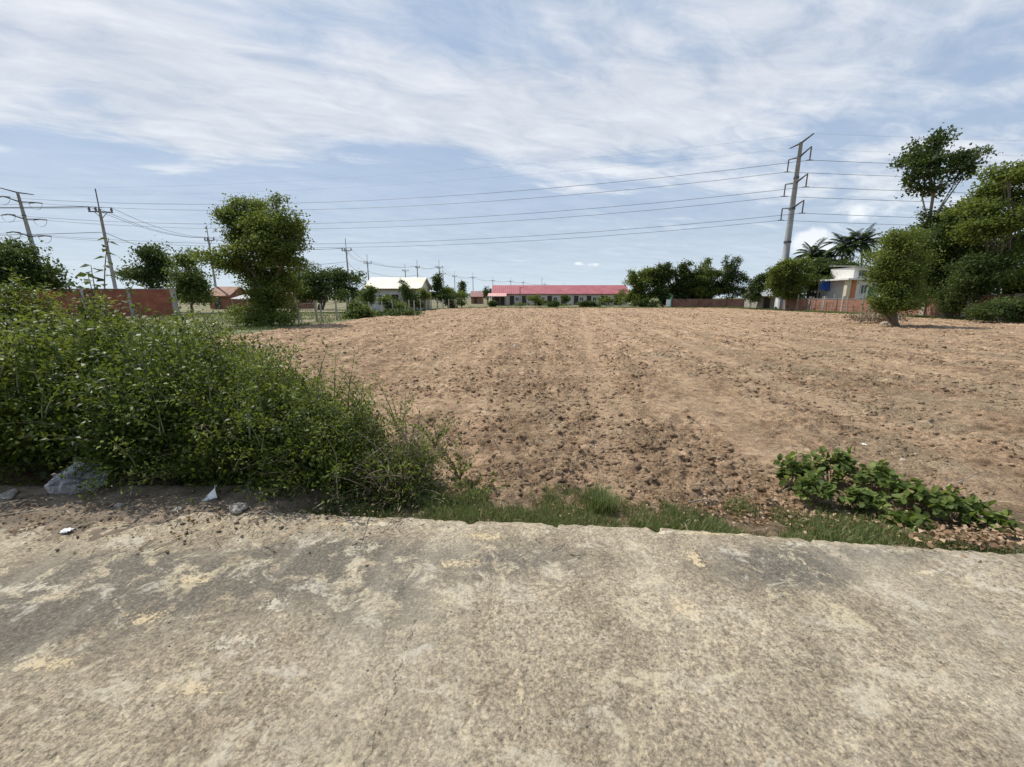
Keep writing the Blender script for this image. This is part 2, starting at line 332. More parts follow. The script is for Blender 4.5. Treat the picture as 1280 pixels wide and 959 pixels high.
    wn = mth(N, L, 'ADD', mth(N, L, 'MULTIPLY', ps, .62), mth(N, L, 'ADD', mth(N, L, 'MULTIPLY', mth(N, L, 'SUBTRACT', tnoise(N, L, v, 11, 9, .8, .5), .5), 3.0), mth(N, L, 'MULTIPLY', mth(N, L, 'SUBTRACT', tnoise(N, L, v, 45, 6, .8), .5), 2.0)))
    wm = ramp(N, L, wn, [(.40, (0, 0, 0)), (.50, (1, 1, 1))])
    wc = ramp(N, L, tnoise(N, L, mapv((1, 1, 1), (1.2, 0, 0)), 1.4, 2), [(.45, (.56, .50, .39)), (.55, (.60, .48, .30))])
    c = mixc(N, L, mth(N, L, 'MULTIPLY', mth(N, L, 'MULTIPLY', wm, mth(N, L, 'MINIMUM', mth(N, L, 'MULTIPLY', ps, 3.0), 1.0)), .92), c, wc)
    # wheel-worn light streaks
    stv = tnoise(N, L, mapv((2.4, .35, 1), (0, 0, 0), R(12)), 1.3, 6, .6, .5)
    c = mixc(N, L, mth(N, L, 'MULTIPLY', ramp(N, L, stv, [(.52, (0, 0, 0)), (.66, (1, 1, 1))]), .30), c, (.50, .445, .345))
    # dark specks
    sk = ramp(N, L, tnoise(N, L, v, 48, 3, .5), [(.69, (1, 1, 1)), (.73, (.45, .42, .38))]); c = mixc(N, L, .8, c, sk, 'MULTIPLY')
    # a hairline crack
    ax, ay = P(520, 775); bx, by = P(463, 950); dx, dy = bx-ax, by-ay; ln = math.hypot(dx, dy); dx /= ln; dy /= ln
    cr = mth(N, L, 'ADD', mth(N, L, 'MULTIPLY', mth(N, L, 'SUBTRACT', sp.outputs[0], ax), dy), mth(N, L, 'MULTIPLY', mth(N, L, 'SUBTRACT', sp.outputs[1], ay), -dx))
    al = mth(N, L, 'ADD', mth(N, L, 'MULTIPLY', mth(N, L, 'SUBTRACT', sp.outputs[0], ax), dx), mth(N, L, 'MULTIPLY', mth(N, L, 'SUBTRACT', sp.outputs[1], ay), dy))
    cr = mth(N, L, 'ADD', cr, mth(N, L, 'MULTIPLY', mth(N, L, 'SUBTRACT', tnoise(N, L, v, 9, 6, .7), .5), .12))
    km = mth(N, L, 'LESS_THAN', mth(N, L, 'ABSOLUTE', cr), mth(N, L, 'MULTIPLY', mth(N, L, 'SUBTRACT', tnoise(N, L, v, 20, 3), .36), .014))
    km = mth(N, L, 'MULTIPLY', km, mth(N, L, 'GREATER_THAN', al, 0.0))
    c = mixc(N, L, mth(N, L, 'MULTIPLY', km, .8), c, (.09, .075, .055))
    L(c, p.inputs['Base Color']); p.inputs['Roughness'].default_value = .9; p.inputs['Specular IOR Level'].default_value = .25
    h = mth(N, L, 'ADD', mth(N, L, 'MULTIPLY', tnoise(N, L, v, 22, 8, .75, .3), 1.0), mth(N, L, 'ADD', mth(N, L, 'MULTIPLY', tnoise(N, L, v, 85, 6, .8), .5), mth(N, L, 'MULTIPLY', vo.outputs['Distance'], -.25)))
    h = mth(N, L, 'ADD', h, mth(N, L, 'MULTIPLY', wm, .15)); h = mth(N, L, 'SUBTRACT', h, mth(N, L, 'MULTIPLY', km, .8))
    bu = N('ShaderNodeBump'); bu.inputs['Strength'].default_value = .85; bu.inputs['Distance'].default_value = .016; L(h, bu.inputs['Height']); L(bu.outputs[0], p.inputs['Normal'])
    return m

M_soil = soil_material(); M_ground = ground_material(); M_road = road_material()
M_dirt = rough_mat('roadside dirt', (.10, .078, .055), (.235, .185, .13), 5, .95, 1.0, 30, c3=(.42, .33, .23))
M_path = rough_mat('dirt track', (.42, .34, .24), (.56, .47, .35), 1.5, .95, .4)
M_clod = rough_mat('soil clods', (.21, .128, .075), (.43, .28, .165), 5, .95, .9, 50, c3=(.52, .37, .23))
M_bark = rough_mat('bark', (.10, .08, .06), (.22, .18, .14), 5, .9, .8, 30, stretch=(1, 1, .25))
M_barkpale = rough_mat('pale bark', (.22, .19, .15), (.38, .34, .29), 5, .9, .6, 30, stretch=(1, 1, .25))
M_twig = rough_mat('dry twigs', (.16, .115, .075), (.34, .27, .19), 12, .9, 0)
M_stem = rough_mat('green stems', (.07, .09, .03), (.16, .16, .07), 12, .8, 0)
M_conc = rough_mat('grey concrete', (.24, .23, .21), (.38, .37, .34), 3, .9, .3)
M_pylon = rough_mat('galvanised pole', (.27, .275, .28), (.38, .385, .39), 1.2, .6, 0, metal=.1)
M_steel = rough_mat('dark steel', (.06, .062, .065), (.11, .11, .115), 3, .5, 0)
M_insul = rough_mat('brown insulator', (.09, .07, .06), (.15, .12, .10), 3, .35, 0)
M_wire = rough_mat('power wire', (.07, .075, .08), (.10, .105, .11), 1, .5, 0)
M_post = rough_mat('weathered wood', (.26, .235, .20), (.44, .41, .36), 6, .9, .5, stretch=(1, 1, .2))
M_brick = brick_mat('red brick', (.36, .105, .055), (.30, .08, .042), (.22, .12, .085))
M_brick2 = brick_mat('worn brick', (.40, .17, .10), (.33, .13, .08), (.30, .24, .20))
M_plaster = rough_mat('plaster', (.34, .30, .26), (.47, .42, .36), 1.5, .9, .2)
M_white = rough_mat('white render', (.60, .59, .55), (.74, .73, .70), .8, .85, .1)
M_beige = rough_mat('beige render', (.50, .46, .40), (.62, .575, .51), .7, .85, .1)
M_rpink = metal_roof('red metal roof', (.31, .078, .088), (.39, .12, .13), .5)
M_rcream = metal_roof('cream metal roof', (.62, .58, .44), (.76, .72, .56), .4)
M_rrust = metal_roof('rusty tin roof', (.22, .11, .07), (.36, .21, .14), .25, rough=.8)
M_rgrey = metal_roof('grey tin roof', (.30, .30, .30), (.42, .42, .42), .25, rough=.6)
M_dark = rough_mat('dark opening', (.022, .022, .02), (.04, .038, .034), 2, .6, 0)
M_glass = rough_mat('window glass', (.03, .035, .04), (.05, .055, .06), 2, .15, 0)
M_wood = rough_mat('brown boards', (.20, .09, .05), (.30, .14, .08), 4, .8, .3)
M_blue = rough_mat('blue tarpaulin', (.02, .10, .50), (.03, .15, .62), 3, .5, .3)
M_teal = rough_mat('teal netting', (.02, .12, .10), (.04, .19, .15), 4, .8, .2)
M_orange = rough_mat('rust red panel', (.46, .15, .06), (.55, .2, .09), 2, .7, 0)
M_paper = rough_mat('white card', (.70, .70, .69), (.82, .82, .80), 8, .7, .1)
M_rock = rough_mat('pale rock', (.24, .215, .18), (.42, .38, .33), 12, .9, .8)

G_bush = leaf_mat('shrub leaves', (.018, .034, .007), (.075, .115, .020), (.21, .26, .062), .45, .34)
G_bushy = leaf_mat('yellow green shrub leaves', (.022, .040, .007), (.085, .122, .020), (.22, .255, .065), .48, .36)
G_vine = leaf_mat('broad leaves', (.040, .062, .014), (.10, .145, .034), (.25, .30, .085), .55, .36, dry=(.34, .25, .12))
G_tree = leaf_mat('tree leaves', (.040, .062, .013), (.112, .150, .032), (.22, .26, .075), .6, .38)
G_treedk = leaf_mat('dark tree leaves', (.020, .038, .011), (.052, .082, .022), (.115, .150, .045), .6, .3)
G_treeyl = leaf_mat('light tree leaves', (.05, .075, .018), (.10, .14, .035), (.18, .22, .07), .5, .3)
G_palm = leaf_mat('palm leaflets', (.025, .045, .014), (.05, .085, .022), (.11, .15, .05), .4, .2)
G_grass = leaf_mat('grass blades', (.045, .070, .018), (.10, .135, .040), (.21, .235, .095), .5, .3, dry=(.38, .32, .18))
G_dry = leaf_mat('dry leaves', (.12, .065, .035), (.27, .17, .10), (.46, .34, .23), .7, .15)
G_straw = leaf_mat('straw', (.16, .12, .075), (.30, .24, .155), (.50, .43, .31), .7, .1)

# ---------------------------------------------------------------- ground, road, field
def edge(x):                                            # the field-side edge of the concrete
    return 2.665-.074*x-np.clip(x-1.1, 0, 50)*.062+np.clip(-x-1.4, 0, 50)*.03
def grid_mesh(name, X, Y, Z, mat, smooth=True):
    ny, nx = X.shape; V = np.stack([X, Y, Z], -1).reshape(-1, 3)
    i = np.arange(ny*nx).reshape(ny, nx); Fc = np.stack([i[:-1, :-1], i[:-1, 1:], i[1:, 1:], i[1:, :-1]], -1).reshape(-1, 4)
    return link(name, np_mesh(name, V, Fc, smooth=smooth), mat)
# ground
a = np.concatenate([[-2500, -1200, -600, -300, -180], np.arange(-120, 121, 4), [180, 300, 600, 1200, 2500]]).astype(float)
GX, GY = np.meshgrid(a, a+40)
far = np.clip((np.hypot(GX, GY-40)-40)/100, 0, 1)
inside = (GX > -18) & (GX < 42) & (GY < 80)
GZ = -.24+(fbm(GX*.1, GY*.1, 3, 3)-.5)*.16*np.where(inside, 0, 1)
tag(grid_mesh('ground', GX, GY, GZ, M_ground), None, kind='structure')
# field
def grade(vals):
    return np.array(vals)
ys = [2.0]
while ys[-1] < 76.5: ys.append(ys[-1]+max(.018, .0048*ys[-1]))
xs = [0.0]
while xs[-1] < 38.5: xs.append(xs[-1]+(   .022 if xs[-1] < 5 else .045 if xs[-1] < 12 else .10))
xn = [0.0]
while xn[-1] > -15.5: xn.append(xn[-1]-(.028 if xn[-1] > -3 else .07))
FX, FY = np.meshgrid(np.array(xn[:0:-1]+xs), np.array(ys))
def field_h(x, y):
    wx = x+(fbm(x*1.3, y*1.3, 3, 31)-.5)*.35; wy = y+(fbm(x*1.3+9, y*1.3, 3, 32)-.5)*.35
    # smooth wheel-worn bands: two along the field, one across near the road
    u = x-.16*y+.1*np.sin(y*.5); sm = np.exp(-((u-2.3)/.32)**2)+np.exp(-((u-4.2)/.3)**2)+np.exp(-((u-.5)/.25)**2)*.9+np.exp(-((u-8.5)/.35)**2)*.8+np.exp(-((u+3.5)/.3)**2)*.6+np.exp(-((y-6.4-.05*x)/.5)**2)*.8
    rough = np.clip(1-.75*np.clip(sm*(.5+fbm(x, y*.4, 3, 77)), 0, 1), .15, 1)*(.6+.6*fbm(x*.9, y*.6, 3, 5))
    bil = np.abs(fbm(x*6.5, y*6.5, 4, 55, .6)-.5)*2; h = (clod(wx/.36, wy/.30, 11, .6)*.045+clod(wx/.14, wy/.115, 21, .85)*.046+clod(x/.08, y/.07, 41, .85)*.036-bil*.036)*rough
    h = h+(fbm(x*9, y*9, 4, 51)-.5)*.035+(fbm(x*.9, y*.5, 3, 61)-.5)*.045-.035
    h = h+.014*np.sin((x-.16*y)*2*math.pi/.62)*np.clip((y-5)/8, 0, 1)
    d = y-edge(x); m = np.clip((d-.35)/.35, 0, 1)        # the verge is flatter than the furrows
    h = h*(.45+.55*m)+(1-m)*.015+.055*np.clip(1-d/.45, 0, 1)
    dl = np.clip((x+14.3-.055*(y-18)*np.clip(y/20, 0, 1)+fbm(y*.3, y*0+3., 3, 8)*1.5-1)/.8, 0, 1)   # rim
    dr = np.clip((37.3-x+fbm(y*.3, y*0+7., 3, 9)*1.5-1)/.8, 0, 1); df = np.clip((75.3-y-fbm(x*.2, x*0+7., 3, 9)*2)/1.0, 0, 1)
    k = dl*dr*df
    return FIELD+.01+h*k-(1-k)*.22
FZ = field_h(FX, FY)
tag(grid_mesh('ploughed_field', FX, FY, FZ, M_soil), None, kind='structure')
# road slab with a broken edge and a real thickness
rx = np.concatenate([np.arange(-9, -3, .04), np.arange(-3, 5, .016), np.arange(5, 9.01, .04)]); v = np.concatenate([np.linspace(0, .45, 60), np.linspace(.45, 1, 190)[1:]])
RX, RV = np.meshgrid(rx, v)
e = edge(rx)+(fbm(rx*4, rx*0, 4, 91)-.5)*.03+(fbm(rx*28, rx*0, 4, 92)-.5)*.035-np.clip(fbm(rx*9, rx*0, 3, 96)-.66, 0, 1)*.35
RY = -5+RV*(e[None, :]+5)
RZ = (fbm(RX*1.2, RY*1.2, 3, 93)-.5)*.010+(fbm(RX*14, RY*14, 4, 94)-.5)*.010-np.clip(clod(RX/.11, RY/.09, 95, .25)-.5, 0, 1)*.012
RZ = RZ-np.clip((RV-.985)/.015, 0, 1)**2*.02
RX = np.vstack([RX, RX[-1:], RX[-1:]]); RY = np.vstack([RY, RY[-1:]+.004, RY[-1:]-.01]); RZ = np.vstack([RZ, RZ[-1:]-.02, RZ[-1:]*0-.30])
tag(grid_mesh('concrete_road', RX, RY, RZ, M_road), None, kind='structure')
# dirt washed over the road in front of the shrubs
dx_, dy_ = np.meshgrid(np.arange(-8, -.2, .022), np.arange(1.9, 3.6, .022))
bound = 2.52+.12*np.clip((dx_+2.0)/1.2, -1, 2)-.16*np.clip((-dx_-2.2)/1.2, 0, 1)+(fbm(dx_*1.7, dy_*1.7, 4, 71)-.5)*.5
DZ = -.012+np.clip((dy_-bound)/.35, -1.2, 1)*.022+(fbm(dx_*8, dy_*8, 4, 72)-.5)*.035+(fbm(dx_*1.2, dy_*1.2, 3, 93)-.5)*.010
DZ = DZ-np.clip((dx_+1.85)/.3, 0, 3)*.08-np.clip((dy_-3.2)/.3, 0, 1)*.15
tag(grid_mesh('roadside_dirt', dx_, dy_, DZ, M_dirt), None, kind='structure')
# pale dirt track crossing behind the left-hand field edge
b = MB()
pts = [gp(150, 394), gp(240, 391.5), gp(330, 389.5), gp(400, 389), gp(460, 389.5)]
low = [(p.x, p.y-1.6, -.16) for p in pts]; up = [(p.x, p.y+1.6, -.16) for p in pts]
b.poly(low+up[::-1], (0, 0, .03)); tag(b.build('dirt_track', M_path), None, kind='structure')

# ---------------------------------------------------------------- foliage tools
def unit(a): return a/np.maximum(np.linalg.norm(a, axis=-1, keepdims=True), 1e-9)
def kites(C, D, Ln, wr=.35, fold=.12, rnd=None, flat=.7):
    n = len(C); D = unit(D); up = np.array([0, 0, 1.0])+rng.normal(0, flat, (n, 3)); s = unit(np.cross(D, up)); nn = np.cross(s, D)
    Ln = np.broadcast_to(Ln, (n,))[:, None]; w = Ln*wr
    V = np.stack([C, C+D*Ln*.42+s*w+nn*Ln*fold, C+D*Ln-nn*Ln*fold*.5, C+D*Ln*.42-s*w+nn*Ln*fold], 1).reshape(-1, 3)
    Fc = np.arange(4*n).reshape(n, 4)
    if rnd is None: rnd = rng.random(n)
    return V, Fc, np.repeat(np.clip(rnd, 0, 1), 4)
def crown_mesh(lobes, leaf, per_m3=None, n=None, clump=.35, k=14, wr=.35, shell=.55, seed=0, droop=.2, gap=0.0):
    g = np.random.default_rng(seed); vol = np.array([l[3]*l[4]*l[5] for l in lobes]); tot = n//k
    C = []; B = []
    for l, q in zip(lobes, vol**.75/np.sum(vol**.75)):
        m = max(6, int(tot*q)); nb = int(np.clip(m/7, 3, 10)); lr = np.array(l[3:6])
        bu = unit(g.normal(0, 1, (nb, 3))); bc = bu*(g.uniform(.35, 1.02, (nb, 1)))*lr; br = lr*g.uniform(.26, .50, (nb, 1)); bt = g.normal(0, .13, nb)
        w = g.random(nb)+.35; i = g.choice(nb, m, p=w/w.sum()); u = unit(g.normal(0, 1, (m, 3))); u[:, 2] = np.where(g.random(m) < .6, np.abs(u[:, 2]), u[:, 2])
        p = bc[i]+u*br[i]*(.45+.6*g.random((m, 1))); core = g.random(m) < .16*(1-shell); p[core] = u[core]*lr*g.random((core.sum(), 1))*.8
        C.append(np.array(l[:3])+p); B.append(np.clip(.45+bt[i]+g.normal(0, .10, m), 0, 1))
    C = np.concatenate(C); B = np.concatenate(B)
    cs = clump*(.6+.8*g.random(len(C)))
    P = np.repeat(C, k, 0)+g.normal(0, 1, (len(C)*k, 3))*np.repeat(cs, k)[:, None]*np.array([.6, .6, .42])
    D = g.normal(0, 1, (len(P), 3)); D[:, 2] -= droop
    return kites(P, D, leaf*(.6+.8*g.random(len(P))), wr, .12, np.repeat(B, k)+g.normal(0, .13, len(P)))
def pxlobes(Y, blobs, depth=1.0, dy=0.0):
    g = random.Random(int(Y*10)+len(blobs)); out = []
    for (px, py, rx, ry) in blobs:
        d = g.uniform(-1, 1)*dy; c = at(px, py, Y+d); s = (Y+d)/F*1.02; out.append((c.x, c.y, c.z, rx*s, rx*s*depth, ry*s))
    return out
def tree(name, base, lobes, leaf, n, mat, label, cat='tree', group=None, trunk_r=.15, bark=None, clump=.4, k=14, seed=1, stems=1, wr=.38, shell=.5, fork=.35, droop=.2, limbs=True):
    bx, by = base[0], base[1]; bz = base[2] if len(base) > 2 else FIELD-.08
    t = empty(name, (bx, by, bz), label, cat, group)
    ls = [(l[0]-bx, l[1]-by, l[2]-bz, l[3], l[4], l[5]) for l in lobes]
    V, Fc, r = crown_mesh(ls, leaf, n=n, clump=clump, k=k, wr=wr, shell=shell, seed=seed, droop=droop)
    link('crown', np_mesh('crown', V, Fc, r), mat, t)
    g = random.Random(seed); mb = MB(); cen = Vector(np.average([l[:3] for l in ls], axis=0, weights=[l[3]*l[5] for l in ls]))
    low = min(l[2]-l[5]*.4 for l in ls); low = max(low, cen.z*fork)
    for s in range(stems):
        off = Vector((g.uniform(-.12, .12), g.uniform(-.12, .12), 0))*(0 if stems == 1 else 1+trunk_r*4)
        tgt = Vector((cen.x*.7+off.x*3, cen.y*.7+off.y*3, low)); pts = [Vector((off.x, off.y, -.1))]
        for q in (.25, .5, .75, 1):
            pts.append(Vector((off.x, off.y, 0)).lerp(tgt, q)+Vector((g.uniform(-1, 1), g.uniform(-1, 1), 0))*trunk_r*.6)
        mb.tube(pts, [trunk_r*1.25, trunk_r, trunk_r*.9, trunk_r*.8, trunk_r*.72], 8)
        for i, l in enumerate(ls if limbs else []):
            if stems > 1 and g.random() < .5: continue
            e = Vector(l[:3]); st = pts[-1] if g.random() < .7 else pts[3]
            mid = st.lerp(e, .5)+Vector((g.uniform(-1, 1), g.uniform(-1, 1), g.uniform(-.3, 1)))*l[3]*.18
            mb.tube([st, mid, e, e+Vector((g.uniform(-1, 1)*l[3], g.uniform(-1, 1)*l[4], l[5]*.7))*.6], [trunk_r*.5, trunk_r*.36, trunk_r*.22, trunk_r*.06], 6)
            for b in range(3):
                ang = g.uniform(0, 6.28); q = e+Vector((math.cos(ang)*l[3], math.sin(ang)*l[4], g.uniform(-.3, .8)*l[5]))*.8
                mb.tube([mid.lerp(e, g.random()), e.lerp(q, .5)+Vector((0, 0, .1*l[5])), q], [trunk_r*.2, trunk_r*.12, trunk_r*.04], 5)
    mb.build('trunk', bark or M_bark, t, True)
    return t
def tubes_np(paths, radii, sides=3):
    # many thin tapered tubes; paths (n, m, 3)
    P = np.asarray(paths); n, m, _ = P.shape; D = unit(np.gradient(P, axis=1)); a = unit(np.cross(D, np.array([.13, .21, 1.0]))); b = np.cross(D, a)
    ang = np.arange(sides)*2*math.pi/sides; rad = np.asarray(radii)
    if rad.ndim == 1: rad = np.broadcast_to(rad, (n, m))
    V = P[:, :, None, :]+(a[:, :, None, :]*np.cos(ang)[None, None, :, None]+b[:, :, None, :]*np.sin(ang)[None, None, :, None])*rad[:, :, None, None]
    idx = np.arange(n*m*sides).reshape(n, m, sides); i0 = idx[:, :-1]; i1 = idx[:, 1:]
    Fc = np.stack([i0, np.roll(i0, -1, 2), np.roll(i1, -1, 2), i1], -1).reshape(-1, 4)
    return V.reshape(-1, 3), Fc
def shoots(cx, cy, z0, rx, ry, h, n, seed, spread=1.0, m=9, out=1.05, ball=True):
    # arching stems from the root to points over a dome
    g = np.random.default_rng(seed); u = unit(g.normal(0, 1, (n, 3))); u[:, 2] = np.abs(u[:, 2]) if not ball else u[:, 2]
    r = (.35+.65*g.random(n)**.5)*out*(1+g.normal(0, .13, n))*(.86+.30*np.sin(u[:, 0]*5+seed)*np.sin(u[:, 2]*6+seed*2)*np.sin(u[:, 1]*4+1))
    hf = np.where(u[:, 2] < 0, np.clip(1-u[:, 2]**2, .05, 1)**-.42, 1)
    end = np.stack([cx+u[:, 0]*rx*r*hf, cy+u[:, 1]*ry*r*hf, z0+h*.46+u[:, 2]*h*.54*r], -1); end[:, 2] = np.maximum(end[:, 2], z0+.04)
    st = np.stack([cx+u[:, 0]*rx*.25, cy+u[:, 1]*ry*.25, np.full(n, z0)], -1)
    mid = st*.45+end*.55; mid[:, 2] = np.maximum(st[:, 2]*.2+end[:, 2]*.85, z0+.1*h)+g.random(n)*h*.12; mid[:, :2] += g.normal(0, .05, (n, 2))
    t = np.linspace(0, 1, m)[None, :, None]
    return st[:, None]*(1-t)**2+2*mid[:, None]*t*(1-t)+end[:, None]*t**2
def shrub(name, x, y, rx, ry, h, label, n=260, leaf=.045, mat=None, seed=1, group=None, twigs=0, per=44, fill=6000, wr=.27, z0=None, spires=0, cat='shrub', smat=None):
    z0 = FIELD-.03 if z0 is None else z0
    g = np.random.default_rng(seed); t = empty(name, (x, y, z0), label, cat, group)
    P = shoots(0, 0, 0, rx, ry, h, n, seed)
    if spires:                                           # long upright shoots that break the outline
        q = np.empty((spires, 9, 3)); b = g.uniform(-1, 1, (spires, 2))*[rx*.8, ry*.8]; tt = np.linspace(0, 1, 9)[None, :]
        ln = .04+.42*g.random(spires)**2.2; lean = g.normal(0, .16, (spires, 2)); hh = h*np.sqrt(np.clip(1-(b[:, 0]/rx)**2*.8-(b[:, 1]/ry)**2*.6, .1, 1))
        for d in (0, 1): q[:, :, d] = b[:, d:d+1]+lean[:, d:d+1]*tt**1.5
        q[:, :, 2] = hh[:, None]*.75+(hh[:, None]*.22+ln[:, None])*tt; P = np.concatenate([P, q])
    V, Fc = tubes_np(P, np.linspace(.007, .0018, P.shape[1])); link('stems', np_mesh('stems', V, Fc), smat or M_stem, t)
    # leaves in pairs along the outer part of each stem
    m = P.shape[1]; N = len(P)*per; si = np.repeat(np.arange(len(P)), per); tt = .38+.62*g.random(N); f = tt*(m-1); i = np.clip(f.astype(int), 0, m-2); fr = (f-i)[:, None]
    C = P[si, i]*(1-fr)+P[si, i+1]*fr; T = unit(P[si, i+1]-P[si, i]); S_ = unit(np.cross(T, g.normal(0, 1, (N, 3))))
    C = C+S_*(g.random(N)**1.0*.075)[:, None]
    D = T*.5+S_*1.0+g.normal(0, .3, (N, 3)); D[:, 2] += .1
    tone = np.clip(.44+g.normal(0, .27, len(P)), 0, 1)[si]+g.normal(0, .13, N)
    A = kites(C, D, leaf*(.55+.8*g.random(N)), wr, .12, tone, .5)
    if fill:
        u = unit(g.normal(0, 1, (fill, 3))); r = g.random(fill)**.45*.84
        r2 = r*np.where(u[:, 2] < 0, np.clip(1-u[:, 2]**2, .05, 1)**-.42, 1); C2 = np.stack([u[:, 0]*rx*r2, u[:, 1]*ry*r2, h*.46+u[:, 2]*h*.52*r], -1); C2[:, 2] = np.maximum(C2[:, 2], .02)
        B = kites(C2, g.normal(0, 1, (fill, 3)), leaf*(.7+.9*g.random(fill)), wr*1.1, .12, .25+g.normal(0, .15, fill), .8)  # inner leaves get a darker tone, shade of the interior put into their colour
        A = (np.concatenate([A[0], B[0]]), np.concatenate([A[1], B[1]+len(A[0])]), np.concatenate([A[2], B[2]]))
    link('foliage', np_mesh('foliage', *A), mat or G_bush, t)
    if twigs:
        P = shoots(0, 0, 0, rx*.95, ry*.95, h, twigs, seed+50, out=1.0); P[:, 1:-1] += g.normal(0, .02, P[:, 1:-1].shape)
        V, Fc = tubes_np(P, np.linspace(.005, .0015, 9)); link('dry_twigs', np_mesh('dry_twigs', V, Fc), M_twig, t)
    return t

# ---------------------------------------------------------------- poles and power lines
def wire(name, pts_, sag, r, label, cat='cable', group='overhead power wires'):
    path = []
    for (p, q, s) in zip(pts_[:-1], pts_[1:], sag if hasattr(sag, '__len__') else [sag]*(len(pts_)-1)):
        for k in range(16):
            t = k/16; c = Vector(p).lerp(Vector(q), t); c.z -= 4*s*t*(1-t); path.append(c)
    path.append(Vector(pts_[-1])); b = MB(); b.tube(path, r, 5); o = b.build(name, M_wire); return tag(o, label, cat, group)
GZ0 = -.22
# right steel pole: suspension strings hang from three slanted arms
HP = 25.0
pR = top(1001.5, 178, HP); pL = top(28.5, 240, HP)
nextR = Vector((pR.x+150, pR.y-1, 0)); nextL = Vector((pL.x-140, pL.y-18, 0))
def pylon(p, rz, label, strain, lean=0):
    t = empty('transmission_pole', (p.x, p.y, GZ0), label, 'power pole', 'tall transmission poles', rz); t.rotation_euler = (0, 0, rz)
    H = HP-GZ0; b = MB(); L_ = lambda z: lean*z
    b.tube([(0, 0, 0), (L_(H*.5), 0, H*.5), (L_(H), 0, H)], [.62, .44, .24], 12); b.build('shaft', M_pylon, t, True)
    for z in (.42, .62, .80):
        c = MB(); zz = z*H; c.tube([(L_(zz), 0, zz-.15), (L_(zz), 0, zz+.15)], .62-.4*z+.09, 12); c.build('collar', M_steel, t)
    b = MB(); b.tube([(L_(H), -3.0, H+.15), (L_(H), 0, H-.1), (L_(H), 3.0, H+.15)], [.09, .16, .09], 6); b.build('top_arm', M_steel, t)
    tips = {'g': [(L_(H), -3.0, H+.15), (L_(H), 3.0, H+.15)]}
    for i, zz in enumerate((H-1.9, H-5.6, H-9.3)):
        b = MB(); ly = 2.9
        b.tube([(L_(zz), -ly, zz+.35), (L_(zz), 0, zz-.2), (L_(zz), ly, zz+.35)], [.08, .17, .08], 6); b.build('cross_arm', M_steel, t); tips[i] = []
        for s in (-1, 1):
            c = MB()
            if strain:
                x0 = L_(zz)
                for sx in (-1, 1): c.tube([(x0, s*ly, zz+.35), (x0+sx*1.7, s*ly, zz+.15)], .11, 8)
                c.build('insulator', M_insul, t)
                j = MB(); j.tube([(x0+1.7*math.cos(q), s*ly, zz+.15-1.5*math.sin(q)) for q in np.linspace(0, math.pi, 13)], .035, 5); j.build('jumper_loop', M_wire, t)
                tips[i].append((x0, s*ly, zz+.15))
            else:
                c.tube([(L_(zz), s*ly, zz+.35), (L_(zz), s*ly, zz-1.45)], .10, 8); c.tube([(L_(zz)-.5, s*ly, zz-1.5), (L_(zz)+.5, s*ly, zz-1.5)], .07, 6); c.build('insulator', M_insul, t)
                tips[i].append((L_(zz), s*ly, zz-1.5))
    Mx = Matrix.Translation(t.location) @ Matrix.Rotation(rz, 4, 'Z')
    return {k: [Mx @ Vector(q) for q in v_] for k, v_ in tips.items()}
angR = math.atan2(pL.y-pR.y, -(pL.x-pR.x))*-.5
tR = pylon(pR, angR, 'tall grey transmission pole rising behind the palms on the right', False)
tL = pylon(pL, -.08, 'tall dark transmission pole with curved jumper loops at the far left', True, lean=-.055)
lev = ['top', 'upper', 'middle', 'lower']
for k, nm in ((('g'), 'top'), (0, 'upper'), (1, 'middle'), (2, 'lower')):
    for s in (0, 1):
        a_, b_ = tL[k][s], tR[k][s]
        nl = a_+(nextL-Vector((pL.x, pL.y, 0))); nr = b_+(nextR-Vector((pR.x, pR.y, 0)))
        side = ('camera side', 'far side')[s]
        wire('power_wire' if k != 'g' else 'ground_wire', [nl, a_, b_, nr], [3.2, 3.4 if k != 'g' else 2.2, 1.6], .030 if k != 'g' else .008,
             {'top': 'thin shield wire along the pole tops, %s', 'upper': 'grey conductor on the upper cross arms of the tall poles, %s', 'middle': 'grey conductor on the middle cross arms of the tall poles, %s', 'lower': 'grey conductor on the lowest cross arms of the tall poles, %s'}[nm] % side)
# distribution poles
HD = 13.0
def dist_pole(p, rz, label, group='concrete distribution poles', proto=None):
    if proto:
        t = copy_tree(proto); t.location = (p.x, p.y, GZ0); t.rotation_euler = (0, 0, rz); t['label'] = label; return t
    t = empty('utility_pole', (p.x, p.y, GZ0), label, 'utility pole', group, rz); H = HD-GZ0
    b = MB(); b.tube([(0, 0, 0), (0, 0, H*.5), (0, 0, H-2.0)], [.19, .155, .12], 10); b.build('shaft', M_conc, t, True)
    b = MB(); b.tube([(0, 0, H-2.0), (0, 0, H)], .055, 8); b.build('lightning_rod', M_steel, t)
    b = MB(); b.box((0, .14, H-2.3), (2.2, .10, .12)); b.tube([(-.6, .14, H-2.3), (0, .12, H-3.0)], .03, 6); b.tube([(.6, .14, H-2.3), (0, .12, H-3.0)], .03, 6); b.build('cross_arm', M_steel, t)
    for x in (-1.0, -.42, 1.0):
        b = MB(); b.tube([(x, .14, H-2.24), (x, .14, H-2.1), (x, .14, H-1.95), (x, .14, H-1.82)], [.05, .12, .10, .05], 8); b.build('insulator', M_insul, t)
    return t
